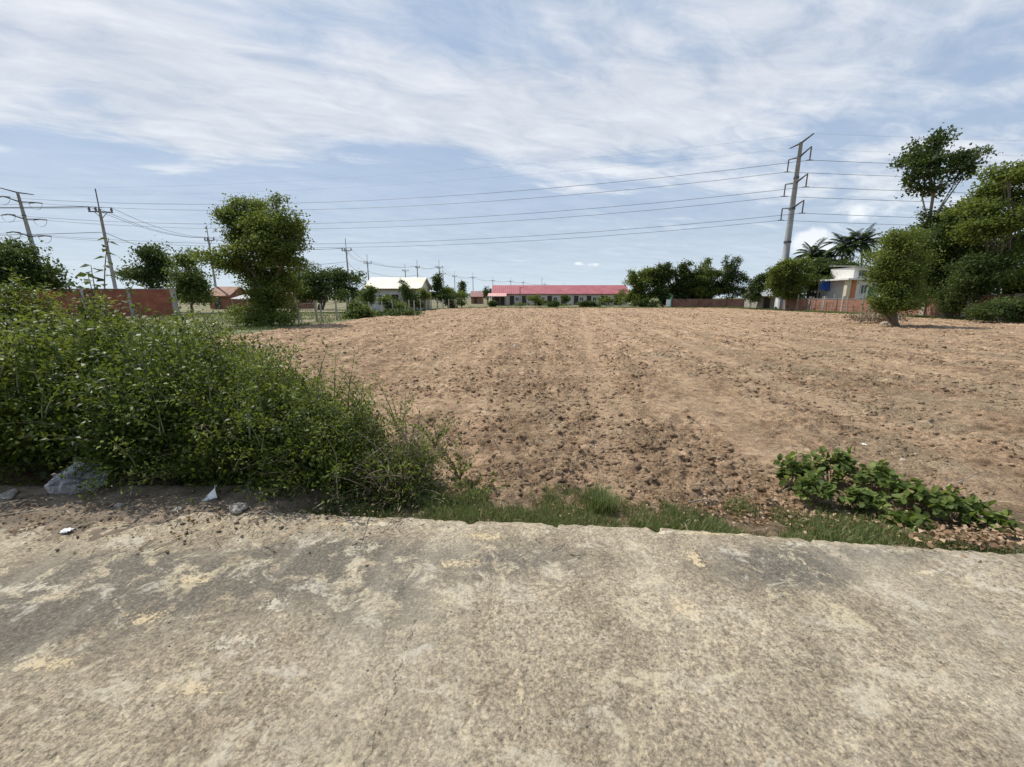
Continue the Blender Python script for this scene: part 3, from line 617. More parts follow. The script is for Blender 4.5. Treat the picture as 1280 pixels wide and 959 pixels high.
dp = [(119, 236, 'grey concrete pole rising behind the red brick wall'), (258, 282, 'concrete pole standing just left of the big round tree'), (431.5, 298, 'concrete pole above the dark trees left of the white house'),
      (458.5, 318, 'concrete pole directly left of the white house roof'), (521, 325, 'pole above the right part of the white house roof'), (548.5, 325, 'taller of two poles side by side right of the white house'),
      (568, 339, 'faint thin pole between the white house and the small red house'), (591, 341, 'thin pole in front of the small red house'), (616, 346, 'faint pole above the left end of the long red roof'),
      (638.5, 347, 'second faint pole from the left above the long red roof'), (654, 349, 'third faint pole from the left above the long red roof'), (681, 352, 'fourth faint pole from the left above the long red roof'), (705, 353.5, 'rightmost tiny pole above the long red roof')]
proto = None; prev = None; ends = []
P_ = [top(a_, b_, HD) for a_, b_, _ in dp]
for i, p in enumerate(P_):
    q = P_[min(i+1, len(P_)-1)]-P_[max(i-1, 0)]; rz = math.atan2(q.y, q.x)+math.pi/2
    if i == 0: rz = .25
    rz = max(-.7, min(.7, (rz+math.pi/2) % math.pi-math.pi/2))
    t = dist_pole(p, rz, dp[i][2], proto=proto); proto = proto or t
    Mx = Matrix.Translation((p.x, p.y, GZ0)) @ Matrix.Rotation(rz, 4, 'Z'); ends.append([Mx @ Vector((x, .14, HD-GZ0-1.8)) for x in (-1.0, -.42, 1.0)])
for (x, y, lb) in ((506, 330, 'pole above the left part of the white house roof'), (553.5, 335, 'shorter of two poles side by side right of the white house')):
    dist_pole(top(x, y, HD), .1, lb, proto=proto)
for k, nm in enumerate(('left', 'middle', 'right')):
    off = Vector((-60, -8, 1.2))
    wire('power_wire', [ends[0][k]+off]+[e_[k] for e_ in ends], [1.0]+[.9]*(len(ends)-1), .022, 'thin wire on the %s insulators of the receding concrete poles' % nm)
# two low-voltage wires of the same line
wire('power_wire', [Vector((P_[0].x-60, P_[0].y-8, 9.2))]+[Vector((p.x, p.y, 8.6)) for p in P_[:6]], 1.1, .028, 'thick low cable strung below the cross arms of the concrete poles')

# ---------------------------------------------------------------- walls, fences
def wall_run(name, p0, p1, h, mat, label, post_at, post_mat, thick=.18, ph=.15, z=GZ0, post_w=.3, cap=True):
    p0 = Vector((*p0, z)); p1 = Vector((*p1, z)); d = p1-p0; ln = d.length; rz = math.atan2(d.y, d.x)
    t = empty(name, p0, label, 'wall', None, rz); b = MB(); b.box((ln/2, 0, h/2), (ln, thick, h)); b.build('brick_panel', mat, t)
    if cap: b = MB(); b.box((ln/2, 0, h+.03), (ln+.02, thick+.08, .06)); b.build('coping', M_conc, t)
    for q in post_at:
        b = MB(); b.box((q*ln, 0, (h+ph)/2), (post_w, post_w+.04, h+ph)); b.build('post', post_mat, t)
    return t
wl0, wl1 = at(-60, 390, 41), at(221, 390, 41)
wall_run('brick_wall', (wl0.x, 40.0), (wl1.x, 41.0), 2.62, M_brick, 'red brick garden wall with grey posts behind the shrubs on the left', (.42, .62, .815, .998), M_conc)
wall_run('brick_wall', (40, 60), (40.2, 43), 1.62, M_brick2, 'low worn brick wall with leaning posts below the palms', (.03, .3, .45, .62, .85), M_post, post_w=.22, ph=.35)
wall_run('brick_wall', (40.2, 42.8), (40.0, 20), 2.0, M_brick2, 'taller stained brick wall under the dark trees on the right', (.0, .14, .3, .46, .62, .8), M_plaster, post_w=.4)
pa, pb = at(841, 380, 77), at(935, 380, 77)
wall_run('brick_wall', (pa.x, 77), (pb.x, 76), 1.5, M_brick2, 'low dull red wall under the tree clump in the middle distance', (0, .35, .7, 1), M_brick2, post_w=.4)
# post and wire fence along the left field edge
fp = [(374, 403), (397, 402.5), (403, 402), (421, 400), (434, 397.5), (447, 396), (463, 394.5), (478, 393), (492, 391.5), (504, 390.5), (512, 389.8), (518, 389.4), (526, 389), (533, 388.6), (539, 388.2), (547, 387.6), (554, 387.2), (561, 386.8), (569, 386.2), (577, 385.8)]
t = empty('wire_fence', (gp(*fp[0]).x, gp(*fp[0]).y, GZ0), 'rough fence of pale wooden posts along the left edge of the ploughed field', 'fence'); o0 = t.location.copy(); tips_ = []
for i, (x, y) in enumerate(fp):
    p = gp(x, y, -.22)-o0; h = 1.55+random.uniform(-.2, .25); ln_ = Vector((random.uniform(-.12, .12), random.uniform(-.1, .1), 0))
    b = MB(); r = random.uniform(.07, .11); b.tube([(p.x, p.y, -.1), (p.x+ln_.x*.5, p.y+ln_.y*.5, h*.5), (p.x+ln_.x, p.y+ln_.y, h)], [r, r*.9, r*.8], 7); b.build('post', M_post, t)
    tips_.append((p+ln_*.9, h))
for k, f_ in enumerate((.35, .62, .88)):
    b = MB(); b.tube([(q.x, q.y, h*f_) for q, h in tips_], .012, 4); b.build('strand', M_wire, t)
# leaning post pair behind the big tree
for (x, y, lb) in ((378, 402, 'thin leaning grey post right of the big round tree'),):
    p = gp(x, y, -.22); b = MB(); b.tube([(0, 0, -.1), (-.25, 0, 1.0), (-.45, .05, 1.9)], [.06, .05, .045], 7); o = b.build('leaning_post', M_post); o.location = p; tag(o, lb, 'post')
# thin posts and netting along the right-hand wall
t = empty('wire_fence', (39.6, 60, GZ0), 'thin grey stakes and wire in front of the low brick wall on the right', 'fence'); last = None
for i, yy in enumerate((59, 56.5, 54, 52, 50.5, 48, 46, 44)):
    h = random.uniform(1.6, 2.4); b = MB(); b.tube([(0, yy-60, -.1), (random.uniform(-.2, .2), yy-60+random.uniform(-.2, .2), h)], .055, 6); b.build('stake', M_post, t)
b = MB()
for z in (.7, 1.2, 1.6): b.tube([(0, -1, z), (0, -8, z-.05), (0, -16, z)], .012, 4)
b.build('strand', M_wire, t)

# ---------------------------------------------------------------- buildings
def house(name, x0, x1, y0, y1, eave, ridge, wall_m, roof_m, label, openings=(), over=.35, front_over=.4, group=None, z=GZ0, rz=0, trim=None):
    # ridge along X; openings on the front (kind, x, z0, w, h)
    t = empty(name, (x0, y0, z), label, 'house', group, rz); Lx, Ly = x1-x0, y1-y0; b = MB()
    pts = [(0, 0, 0), (0, Ly, 0), (0, Ly, eave), (0, Ly/2, ridge-.06), (0, 0, eave)]
    b.poly(pts, (Lx, 0, 0)); b.build('wall', wall_m, t)
    sl = (ridge-eave)/(Ly/2); b = MB(); e = front_over; th = .07
    b.poly([(-over, -e, eave-e*sl+.03), (Lx+over, -e, eave-e*sl+.03), (Lx+over, Ly/2, ridge+.03), (-over, Ly/2, ridge+.03)], (0, 0, th))
    b.poly([(-over, Ly/2+.005, ridge+.03), (Lx+over, Ly/2+.005, ridge+.03), (Lx+over, Ly+e, eave-e*sl+.03), (-over, Ly+e, eave-e*sl+.03)], (0, 0, th))
    r = b.build('roof', roof_m, t)
    b = MB(); b.box((Lx/2, -e-.02, eave-e*sl-.02), (Lx+2*over, .04, .14))
    b.build('fascia', trim or M_wood, r)
    for k, x, z0, w, h in openings:
        if k == 'door':
            d = MB(); d.box((x, -.03, z0+h/2), (w, .05, h)); d = d.build('door', M_dark, t)
            f = MB(); f.box((x, -.045, z0+h+.04), (w+.16, .08, .08)); f.box((x-w/2-.04, -.045, z0+h/2), (.08, .08, h)); f.box((x+w/2+.04, -.045, z0+h/2), (.08, .08, h)); f.build('frame', M_wood, d)
        else:
            d = MB(); d.box((x, -.03, z0+h/2), (w, .05, h)); d = d.build('window', M_glass, t)
            f = MB()
            for zz in (z0, z0+h): f.box((x, -.045, zz), (w+.14, .08, .07))
            for xx in (x-w/2, x, x+w/2): f.box((xx, -.045, z0+h/2), (.06, .075, h-.08))
            f.build('frame', M_white, d)
    return t
# long row of rooms under the red roof
YR = 99.0
def X_(px, Y, py=380): return at(px, py, Y).x
xl, xr = X_(617, YR), X_(784.5, YR); ops = []
for px in (640, 655, 671, 687, 704, 720, 736, 753.5, 770): ops.append(('door', X_(px, YR)-xl, .1, .95, 2.05))
for px in (646.5, 662, 678.5, 694, 711, 726.5, 743, 760.5, 777): ops.append(('window', X_(px, YR)-xl, 1.05, .85, .85))
row = house('row_house', xl, xr, YR, YR+8.5, 2.75, 4.75, M_beige, M_rpink, 'long low beige row building with a pinkish red metal roof across the field', ops, over=.5, front_over=.3, trim=M_rpink)
# porch shelter at its left end
t = empty('porch_shelter', (X_(609.5, 94), 94, GZ0), 'open shelter with a pale red roof at the left end of the long building', 'shelter')
w_ = X_(633, 94)-X_(609.5, 94); b = MB(); b.poly([(0, -.2, 2.05), (w_, -.2, 2.05), (w_, 4, 2.75), (0, 4, 2.75)], (0, 0, .08)); b.build('roof', metal_roof('faded red roof', (.55, .28, .24), (.62, .36, .32), .4), t)
for x in np.linspace(.15, w_-.15, 4):
    b = MB(); b.box((x, 0, 1.03), (.13, .13, 2.05)); b.build('post', M_wood, t)
b = MB(); b.box((w_*.55, 3.2, 1.0), (w_*.7, .1, 1.9)); b.build('back_panel', M_dark, t)  # near-black sheet added to stand for the shade under the roof
# small red house
house('small_house', X_(589, 120), X_(603, 120), 120, 125, 2.2, 3.6, M_wood, metal_roof('old red roof', (.20, .075, .065), (.27, .11, .10), .4), 'small red roofed hut between the hedge and the long building', [('door', 1.3, .1, .8, 1.9)], over=.3)
# white house with a cream roof
YW = 62.0; xl, xr = X_(459, YW), X_(524.5, YW)
wh = house('white_house', xl, xr, YW, YW+8.0, 3.25, 4.85, M_white, M_rcream, 'white house with a cream metal roof behind the fence on the left', [('window', 2.2, 1.2, .9, 1.0), ('door', 4.3, .1, .95, 2.1), ('window', 6.4, 1.2, .9, 1.0)], over=.45, front_over=.5)
b = MB(); b.box((xr-xl+.03, 4, 2.0), (.05, 1.0, 1.1)); b.build('window', M_glass, wh)
b = MB(); b.poly([(-3.2, .5, 2.4), (-.5, .5, 2.9), (-.5, 6, 2.9), (-3.2, 6, 2.4)], (0, 0, .07)); b.build('lean_to_roof', M_rgrey, wh)
for x, y in ((-3.0, .6), (-3.0, 5.8), (-1.6, .6)):
    b = MB(); b.box((x, y, 1.2), (.12, .12, 2.36)); b.build('lean_to_post', M_post, wh)
# shacks left of it
Y1 = 66.0
house('tin_shack', X_(262, Y1), X_(288, Y1), Y1, Y1+5, 2.2, 3.5, M_wood, M_rrust, 'rusty roofed wooden shack seen left of the big round tree', [('door', 1.4, .1, 1.0, 1.7)], over=.3)
t = empty('tin_lean_to', (X_(289, 62), 62, GZ0), 'low pale tin lean-to beside the rusty shack', 'shelter')
b = MB(); b.poly([(0, 0, 1.6), (2.6, 0, 1.5), (2.6, 3, 2.1), (0, 3, 2.2)], (0, 0, .06)); b.build('roof', M_rgrey, t)
for x in (.15, 2.4): b = MB(); b.box((x, .1, .78), (.1, .1, 1.55)); b.build('post', M_post, t)
b = MB(); b.box((1.3, 2.6, .9), (2.4, .08, 1.6)); b.build('back_panel', M_wood, t)
house('farm_house', X_(338, 68), X_(374, 68), 68, 74, 2.5, 4.6, M_wood, M_rrust, 'brown house whose rusty roof shows right of the big tree', [('window', 3.0, 1.0, .8, .8)], over=.4)
t = empty('canopy_roof', (X_(341, 72), 73.5, 2.4), 'cream sloping roof sheet over the brown house beside the big tree', 'roof')
b = MB(); b.poly([(0, 0, 2.3), (4.9, 0, .35), (4.9, 3.2, .35), (0, 3.2, 2.3)], (0, 0, .08)); b.build('sheet', M_rcream, t)
for x, zz in ((.2, 2.2), (4.6, .5)): b = MB(); b.box((x, 1.6, zz/2-1.31), (.14, .14, zz+2.62)); b.build('post', M_post, t)
# teal netting shed and grey shed in the tree clump
t = empty('netting_shed', (X_(843, 80), 80, GZ0), 'teal netting shed half hidden under the tree clump', 'shed')
w_ = X_(890, 80)-X_(843, 80); b = MB(); b.box((w_/2, 1.5, 1.35), (w_, 3, 2.7)); b.build('netting', M_teal, t)
b = MB(); b.poly([(-.3, -.3, 2.75), (w_+.3, -.3, 2.75), (w_+.3, 3.3, 3.2), (-.3, 3.3, 3.2)], (0, 0, .06)); b.build('roof', M_rgrey, t)
for x in np.linspace(.1, w_-.1, 5): b = MB(); b.box((x, -.08, 1.35), (.14, .12, 2.7)); b.build('post', M_post, t)
house('grey_shed', X_(948, 66), X_(968, 66), 66, 70, 2.1, 2.9, M_post, M_rgrey, 'small grey tin roofed shed at the end of the tree clump', [('door', 1.3, .1, .9, 1.9)], over=.35)
b = MB(); n0 = 14                                        # satellite dish
t = empty('satellite_dish', (X_(938, 68), 68, GZ0), 'pale round satellite dish on a pole beside the grey shed', 'satellite dish')
rings = []
for r in (0, .3, .6, .85):
    for k in range(n0): rings.append((r*math.cos(k*6.2832/n0), .25*r*r/.72-.05, r*math.sin(k*6.2832/n0)))
b.v = [(x, y*1.2-.3, z+2.9) for x, y, z in rings]; b.v = [(x, -y-.4, z) for x, y, z in b.v]
for i in range(3):
    for k in range(n0): k2 = (k+1) % n0; b.f.append((i*n0+k, i*n0+k2, (i+1)*n0+k2, (i+1)*n0+k))
o = b.build('dish', M_conc, t); sm_ = o.modifiers.new('thickness', 'SOLIDIFY'); sm_.thickness = .03
b = MB(); b.tube([(0, 0, 0), (0, 0, 2.9)], .05, 8); b.build('mast', M_steel, t)
p = gp(839, 384.5); b = MB(); b.box((0, 0, .85), (.75, .06, 1.2)); b.box((-.28, 0, .12), (.06, .05, .26)); b.box((.28, 0, .12), (.06, .05, .26)); o = b.build('white_board', M_paper); o.location = (p.x, 74.5, GZ0+.02); o.rotation_euler = (-.12, .08, 0); tag(o, 'small white board leaning at the left end of the low dull red wall', 'board')
# right-hand plot: white building, blue tarpaulin, grey wall
YB = 53.0; x0, x1 = X_(1054, YB), X_(1090, YB)
t = empty('white_building', (x0, YB, GZ0), 'white two-storey building with a rust red strip behind the low brick wall', 'house'); w_ = x1-x0
b = MB(); b.box((w_/2+.5, 3, 2.0), (w_-1, 6, 4.0)); b.build('wall', M_white, t)
b = MB(); b.box((.25, .1, 2.0), (.5, .5, 4.0)); b.build('pillar', rough_mat('cream paint', (.55, .48, .34), (.66, .6, .44), 1, .8, 0), t)
b = MB(); b.box((.95, -.04, 2.1), (.6, .08, 3.6)); b.build('red_panel', M_orange, t)
b = MB(); b.box((w_/2+.1, 2.8, 4.12), (w_+.9, 6.8, .2)); b.build('flat_roof', M_white, t)
b = MB(); b.box((w_*.72, 3, 4.95), (w_*.62, 4, 1.5)); u_ = b.build('upper_storey', M_white, t)
b = MB(); b.poly([(w_*.35, .4, 5.72), (w_*1.1, .4, 5.72), (w_*1.1, 5.5, 6.1), (w_*.35, 5.5, 6.1)], (0, 0, .08)); b.build('roof', M_rgrey, t)
for i, zz in enumerate((.7, 2.3)):
    b = MB(); b.box((2.25, -.03, zz+.55), (.75, .06, 1.1)); d = b.build('window', M_glass, t)
    b = MB()
    for q in (-.38, 0, .38): b.box((2.25+q, -.07, zz+.55), (.05, .05, 1.1))
    for q in (0, 1.1): b.box((2.25, -.075, zz+q), (.9, .07, .06))
    b.build('frame', M_paper, d)
b = MB(); b.box((w_-.4, -.03, 1.6), (.8, .06, 3.1)); b.build('shutter', M_teal, t)
b = MB(); b.box((w_*.72, .97, 4.9), (1.0, .06, .7)); b.build('window', M_glass, t)
Yt = 57.0; x0, x1 = X_(1022, Yt), X_(1040, Yt)
tt_ = np.linspace(0, 1, 24); TX, TV = np.meshgrid(tt_, np.linspace(0, 1, 14)); z1 = at(1030, 350, Yt).z; z0_ = at(1030, 363, Yt).z
o = grid_mesh('blue_tarpaulin', TX*(x1-x0), .08*np.sin(TX*17+TV*2)+.05*np.sin(TX*37)+TV*.1, (z0_+.1*np.sin(TX*9))*(1-TV)+z1*TV, M_blue); o.location = (x0, Yt, 0)
so = o.modifiers.new('thickness', 'SOLIDIFY'); so.thickness = .01; tag(o, 'bright blue tarpaulin hung left of the white building', 'tarpaulin')
t = empty('tarpaulin_frame', (x0, Yt+.25, GZ0), 'post frame carrying the blue tarpaulin', 'frame'); b = MB(); b.box((0, 0, (z1-GZ0)/2), (.12, .12, z1-GZ0)); b.build('post', M_post, t)
b = MB(); b.box((x1-x0, 0, (z1-GZ0)/2), (.12, .12, z1-GZ0)); b.build('post', M_post, t); b = MB(); b.box(((x1-x0)/2, 0, z1-GZ0+.05), (x1-x0+.3, .1, .1)); b.build('beam', M_post, t)
b = MB(); b.box(((x1-x0)/2, 1.4, 1.3), (x1-x0+1, .1, 2.4)); b.build('back_panel', M_dark, t)
t = house('grey_annexe', X_(1040, 58), X_(1055, 58), 58, 62, 3.0, 3.9, M_conc, M_rgrey, 'low grey annexe between the blue tarpaulin and the white building', [('window', .9, 1.1, .8, .9)], over=.25)
# front fence posts of the long building and slim poles before it
for (px, y0p, y1p, lb, m_) in ((677, 378.5, 348, 'slim pale pole in front of the long building', M_plaster), (650, 385, 359, 'slim dark pole at the near side of the verge before the long building', M_steel)):
    g_ = gp(px, y0p); tp = at(px, y1p, g_.y); b = MB(); b.tube([(0, 0, -.1), (0, 0, tp.z-g_.z)], [.09, .06], 8); b.tube([(-.0, 0, tp.z-g_.z-.15), (.6, 0, tp.z-g_.z-.05)], .035, 6); o = b.build('slim_pole', m_); o.location = g_; tag(o, lb, 'pole')

# ---------------------------------------------------------------- trees
GT = 'trees around the field'
def T(name, Y, base_px, blobs, leaf, n, mat, label, dy=.8, **k):
    bx = at(base_px, 385, Y).x; return tree(name, (bx, Y, GZ0), pxlobes(Y, blobs, dy=dy), leaf, n, mat, label, group=GT, **k)
T('round_tree', 27.5, 333, [(318, 268, 30, 24), (352, 275, 26, 26), (296, 290, 30, 24), (330, 300, 42, 32), (362, 305, 20, 26), (300, 325, 34, 22), (345, 335, 32, 22), (318, 352, 30, 18), (348, 356, 22, 14), (330, 365, 16, 10), (372, 290, 10, 14), (285, 270, 14, 14), (302, 252, 12, 8), (346, 252, 10, 8)], 0.14, 42000, G_tree,
  'big round green tree standing at the left edge of the ploughed field', trunk_r=.16, clump=.36, k=12, seed=11, stems=3, fork=.3, shell=.5)
T('field_shrub', 27.0, 335, [(318, 388, 22, 12), (345, 382, 22, 14), (332, 397, 32, 8), (308, 401, 16, 5), (356, 399, 14, 6), (336, 366, 18, 10), (322, 372, 12, 8)], .12, 12000, G_tree, 'dark low thicket around the foot of the big round tree', trunk_r=.06, clump=.35, seed=12, stems=4, shell=.2)
T('dark_tree', 52, 190, [(186, 325, 20, 18), (200, 336, 14, 16), (172, 340, 12, 14), (188, 350, 26, 12), (192, 312, 8, 6)], .26, 9000, G_treedk, 'dark round tree behind the red brick wall', trunk_r=.2, clump=.6, seed=13)
T('light_tree', 49, 238, [(235, 335, 14, 18), (248, 350, 16, 16), (228, 355, 16, 18), (240, 368, 22, 14), (230, 322, 8, 8), (254, 368, 12, 12)], .24, 9000, G_treeyl, 'light green tree just right of the brick wall', trunk_r=.15, clump=.6, seed=14)
T('edge_tree', 24, 5, [(0, 322, 34, 20), (30, 335, 28, 18), (10, 345, 44, 18), (48, 345, 16, 12), (-50, 335, 40, 28)], .17, 13000, G_treedk, 'dark tree cut by the left edge of the picture', trunk_r=.2, clump=.45, seed=15)
T('dark_tree', 60, 400, [(385, 355, 16, 18), (402, 350, 18, 16), (420, 352, 18, 16), (438, 354, 16, 14), (372, 350, 12, 14), (410, 364, 36, 12)], .26, 13000, G_treedk, 'wide dark tree row left of the white house', trunk_r=.2, clump=.6, seed=16, stems=3)
T('light_tree', 57, 372, [(374, 362, 14, 12), (366, 350, 8, 10)], .22, 3500, G_tree, 'mid green tree tucked behind the big round tree', trunk_r=.12, clump=.5, seed=17)
T('narrow_tree', 70, 547, [(546, 352, 6, 8), (549, 362, 7, 8), (545, 369, 8, 6)], .25, 3000, G_treedk, 'narrow dark tree at the right gable of the white house', trunk_r=.12, clump=.4, seed=18)
T('small_tree', 90, 577, [(577, 358, 5, 6), (577, 366, 4, 4)], .28, 1200, G_treedk, 'small round tree beyond the hedge end', trunk_r=.1, clump=.5, seed=19)
T('small_tree', 104, 609, [(609, 364, 5, 6), (612, 368, 5, 5)], .3, 1200, G_treedk, 'small dark tree at the left end of the long red roof', trunk_r=.1, clump=.5, seed=20)
# sprawling shrubs before the white house and along the fence
for i, (Y, px, blobs, mat, lb) in enumerate([
    (55, 460, [(461, 366, 10, 8), (458, 374, 10, 8)], G_treeyl, 'light green small tree in front of the white house door side'),
    (36, 448, [(447, 388, 11, 8), (452, 394, 12, 7), (440, 396, 10, 5)], G_treeyl, 'round yellow green bush on the fence line below the white house'),
    (50, 490, [(488, 382, 14, 8), (482, 376, 9, 7), (500, 387, 12, 6)], G_treeyl, 'light bush in front of the white house wall'),
    (57, 515, [(506, 366, 10, 10), (514, 372, 14, 12), (505, 360, 6, 8)], G_treedk, 'dark bush against the middle of the white house'),
    (59, 532, [(530, 372, 9, 8), (520, 380, 14, 5)], G_tree, 'grey green bush under the gable of the white house'),
    (68, 558, [(556, 374, 12, 7), (568, 378, 13, 8), (577, 380, 8, 6)], G_treedk, 'dark hedge bush at the far end of the fence'),
    (70, 562, [(562, 364, 8, 5), (572, 370, 12, 5)], G_tree, 'mid green bush rising above the fence end'),
    (40, 480, [(470, 396, 16, 3), (490, 394, 16, 3.5), (510, 392, 18, 3)], G_treedk, 'low dark weeds along the foot of the fence')]):
    T('field_shrub', Y, px, blobs, .20, 3600 if i != 7 else 2600, mat, lb, trunk_r=.05, clump=.35, seed=30+i, stems=2, shell=.2)
# long building front bushes
for i, (Y, px, blobs, mat, lb) in enumerate([
    (92, 669, [(668, 373, 9, 4), (674, 377, 9, 3)], G_tree, 'green bush left of the slim pale pole at the long building'),
    (93, 707, [(707, 373, 5, 5)], G_treeyl, 'small upright bush at the middle of the long building'),
    (76, 694, [(693, 381.5, 6, 4)], G_treedk, 'round dark bush alone at the far edge of the field'),
    (77, 735, [(728, 381, 8, 3.5), (738, 382, 10, 3.5), (744, 383, 8, 2.5)], G_treedk, 'wide dark bush at the far edge of the field'),
    (90, 762, [(752, 377, 7, 4), (762, 376, 8, 5), (775, 374, 8, 6), (778, 366, 5, 6)], G_tree, 'leafy bushes near the right end of the long building'),
    (80, 616, [(616, 381, 4, 3.5)], G_treedk, 'small dark bush before the porch shelter'),
    (95, 640, [(650, 380.5, 14, 1.2), (690, 380.5, 22, 1.2), (725, 380.5, 14, 1.2)], G_treeyl, 'low light green plants in front of the long building')]):
    T('field_shrub', Y, px, blobs, .24, 2600, mat, lb, trunk_r=.05, clump=.3, seed=50+i, stems=2, shell=.2)
# middle clump
T('clump_tree', 79, 800, [(796, 352, 12, 10), (806, 360, 16, 14), (790, 345, 6, 6), (812, 345, 10, 8), (800, 372, 16, 8)], .28, 13000, G_tree, 'mid green tree at the left end of the tree clump', trunk_r=.15, clump=.55, seed=71)
T('clump_tree', 78, 828, [(830, 338, 9, 9), (826, 350, 12, 12), (828, 366, 12, 12), (834, 346, 8, 10)], .28, 12000, G_treedk, 'taller dark tree second from left in the tree clump', trunk_r=.15, clump=.5, seed=72)
T('clump_tree', 78.5, 856, [(846, 362, 14, 12), (866, 366, 14, 8), (856, 336, 9, 10), (852, 348, 10, 12), (862, 350, 12, 12), (858, 362, 18, 8)], .28, 15000, G_treedk, 'dark twin topped tree in the middle of the clump', trunk_r=.15, clump=.5, seed=73)
T('clump_tree', 78, 880, [(872, 360, 14, 10), (895, 366, 16, 9), (874, 340, 6, 10), (882, 332, 5, 8), (878, 350, 12, 10), (892, 350, 14, 12), (885, 364, 20, 8)], .28, 15000, G_tree, 'green tree with a ragged top in the clump', trunk_r=.15, clump=.5, seed=74)
T('clump_tree', 77, 915, [(908, 330, 5, 7), (918, 328, 6, 8), (914, 340, 12, 8), (922, 350, 14, 10), (910, 362, 18, 10), (932, 364, 12, 10), (905, 350, 9, 12), (943, 355, 6, 5)], .28, 15000, G_treedk, 'dark spiky topped tree at the right end of the clump', trunk_r=.15, clump=.45, seed=75, wr=.2)
T('field_shrub', 74, 806, [(806, 380, 6, 5), (816, 381, 9, 4), (795, 380, 8, 3)], .24, 3000, G_treedk, 'low dark bush at the foot of the tree clump', trunk_r=.05, clump=.35, seed=76, stems=2)
# right side under the palms
T('garden_tree', 58, 985, [(972, 350, 10, 10), (978, 366, 14, 9), (992, 368, 16, 8), (968, 338, 8, 5), (984, 334, 9, 6), (975, 340, 10, 6), (988, 345, 16, 10), (1000, 335, 12, 8), (980, 356, 14, 8), (1003, 352, 18, 12), (988, 330, 8, 5)], .24, 17000, G_tree, 'leafy garden tree hiding the foot of the tall grey pole', trunk_r=.15, clump=.5, seed=77)
T('garden_tree', 60, 1030, [(1025, 335, 14, 8), (1042, 340, 16, 10), (1018, 345, 12, 8), (1056, 334, 12, 8), (1030, 352, 16, 8), (1012, 360, 10, 7)], .25, 13000, G_treedk, 'dark garden tree under the palms above the blue tarpaulin', trunk_r=.15, clump=.5, seed=78)
T('garden_tree', 64.5, 946, [(955, 350, 9, 6), (963, 346, 8, 5), (948, 360, 8, 8), (942, 370, 7, 8)], .25, 4500, G_treedk, 'small tree peeping over the grey shed', trunk_r=.1, clump=.4, seed=79)
T('bushy_tree', 25.5, 1129, [(1115, 318, 24, 22), (1107, 332, 14, 22), (1130, 330, 22, 26), (1115, 350, 24, 26), (1134, 362, 18, 24), (1120, 380, 22, 18), (1114, 300, 15, 9), (1141, 306, 8, 12), (1099, 346, 8, 16), (1100, 378, 14, 12), (1146, 372, 12, 12)], .11, 36000, G_tree,
  'bushy bright green tree at the right edge of the ploughed field', trunk_r=.11, clump=.36, k=14, seed=80, stems=3, shell=.3, fork=.12)
# tall thin tree with a see-through crown
T('tall_tree', 41, 1147, [(1172, 178, 20, 16), (1145, 205, 22, 16), (1170, 205, 24, 18), (1205, 200, 22, 13), (1225, 190, 10, 9), (1140, 225, 14, 10), (1165, 235, 22, 10), (1198, 220, 16, 9), (1150, 190, 14, 10)], .26, 6500, G_treedk,
  'tall slender tree with a thin see-through crown above the others on the right', trunk_r=.16, clump=.42, k=9, seed=81, bark=M_barkpale, shell=.2, fork=.62, wr=.34)
rt = [
    (37, 1185, [(1170, 282, 24, 20), (1195, 300, 30, 26), (1158, 318, 26, 24), (1148, 350, 22, 24), (1165, 320, 26, 28), (1190, 345, 32, 24), (1168, 355, 20, 18), (1200, 270, 22, 14), (1222, 325, 24, 24), (1225, 355, 24, 20)], 30000, G_treedk, 'dark dense tree behind the bushy tree on the right', .2),
    (34, 1270, [(1262, 215, 22, 7), (1285, 222, 26, 10), (1240, 238, 22, 7), (1268, 245, 30, 9), (1222, 262, 26, 9), (1258, 275, 38, 12), (1300, 260, 30, 22), (1230, 290, 32, 12), (1285, 305, 34, 14), (1245, 320, 34, 14), (1290, 340, 30, 14), (1262, 352, 30, 14), (1292, 365, 26, 12)], 48000, G_tree, 'large spreading tree with flat layered branches at the right edge', .19),
    (32, 1222, [(1215, 345, 26, 16), (1205, 368, 22, 14), (1190, 375, 16, 14), (1230, 330, 24, 12)], 15000, G_treedk, 'low dark tree in front of the stained brick wall', .15)]
for i, (Y, px, bl, n, mt, lb, lf) in enumerate(rt):
    T('spreading_tree' if i == 1 else 'dark_tree', Y, px, bl, lf, n, mt, lb, trunk_r=.22 if i < 2 else .1, clump=.5, k=14, seed=90+i, shell=.35, stems=2 if i == 2 else 1, dy=2.5)
T('field_shrub', 29, 1250, [(1240, 388, 22, 9), (1262, 384, 20, 12), (1280, 386, 18, 14), (1225, 393, 14, 6)], .12, 9000, G_treedk, 'dark shady bush against the wall at the right edge', trunk_r=.05, clump=.4, seed=95, stems=2, shell=.2)
T('distant_trees', 190, 770, [(x_, 370.5, 14, 3.5+1.5*math.sin(x_)) for x_ in range(560, 830, 22)], .8, 5000, G_treedk, 'far line of low trees beyond the long building', trunk_r=.1, clump=1.2, seed=96, limbs=False)
# far tree rows to left and right of the picture so the horizon is closed
for i, (a0, a1, Y, lb) in enumerate(((150, 330, 110, 'far dark tree row beyond the shacks on the left'), (330, 560, 150, 'far dark tree row beyond the white house'), (940, 1300, 95, 'far dark tree row beyond the palms'), (-200, 150, 90, 'far dark tree row beyond the brick wall'))):
    T('distant_trees', Y, (a0+a1)/2, [(x_, 371+2*math.sin(x_*1.7)-(3 if Y < 100 else 0), 20, 4.5+3*abs(math.sin(x_*.9))) for x_ in range(a0, a1, 20)], Y*.005, 8000, G_treedk, lb, trunk_r=.1, clump=Y*.008, seed=200+i, limbs=False, dy=3)
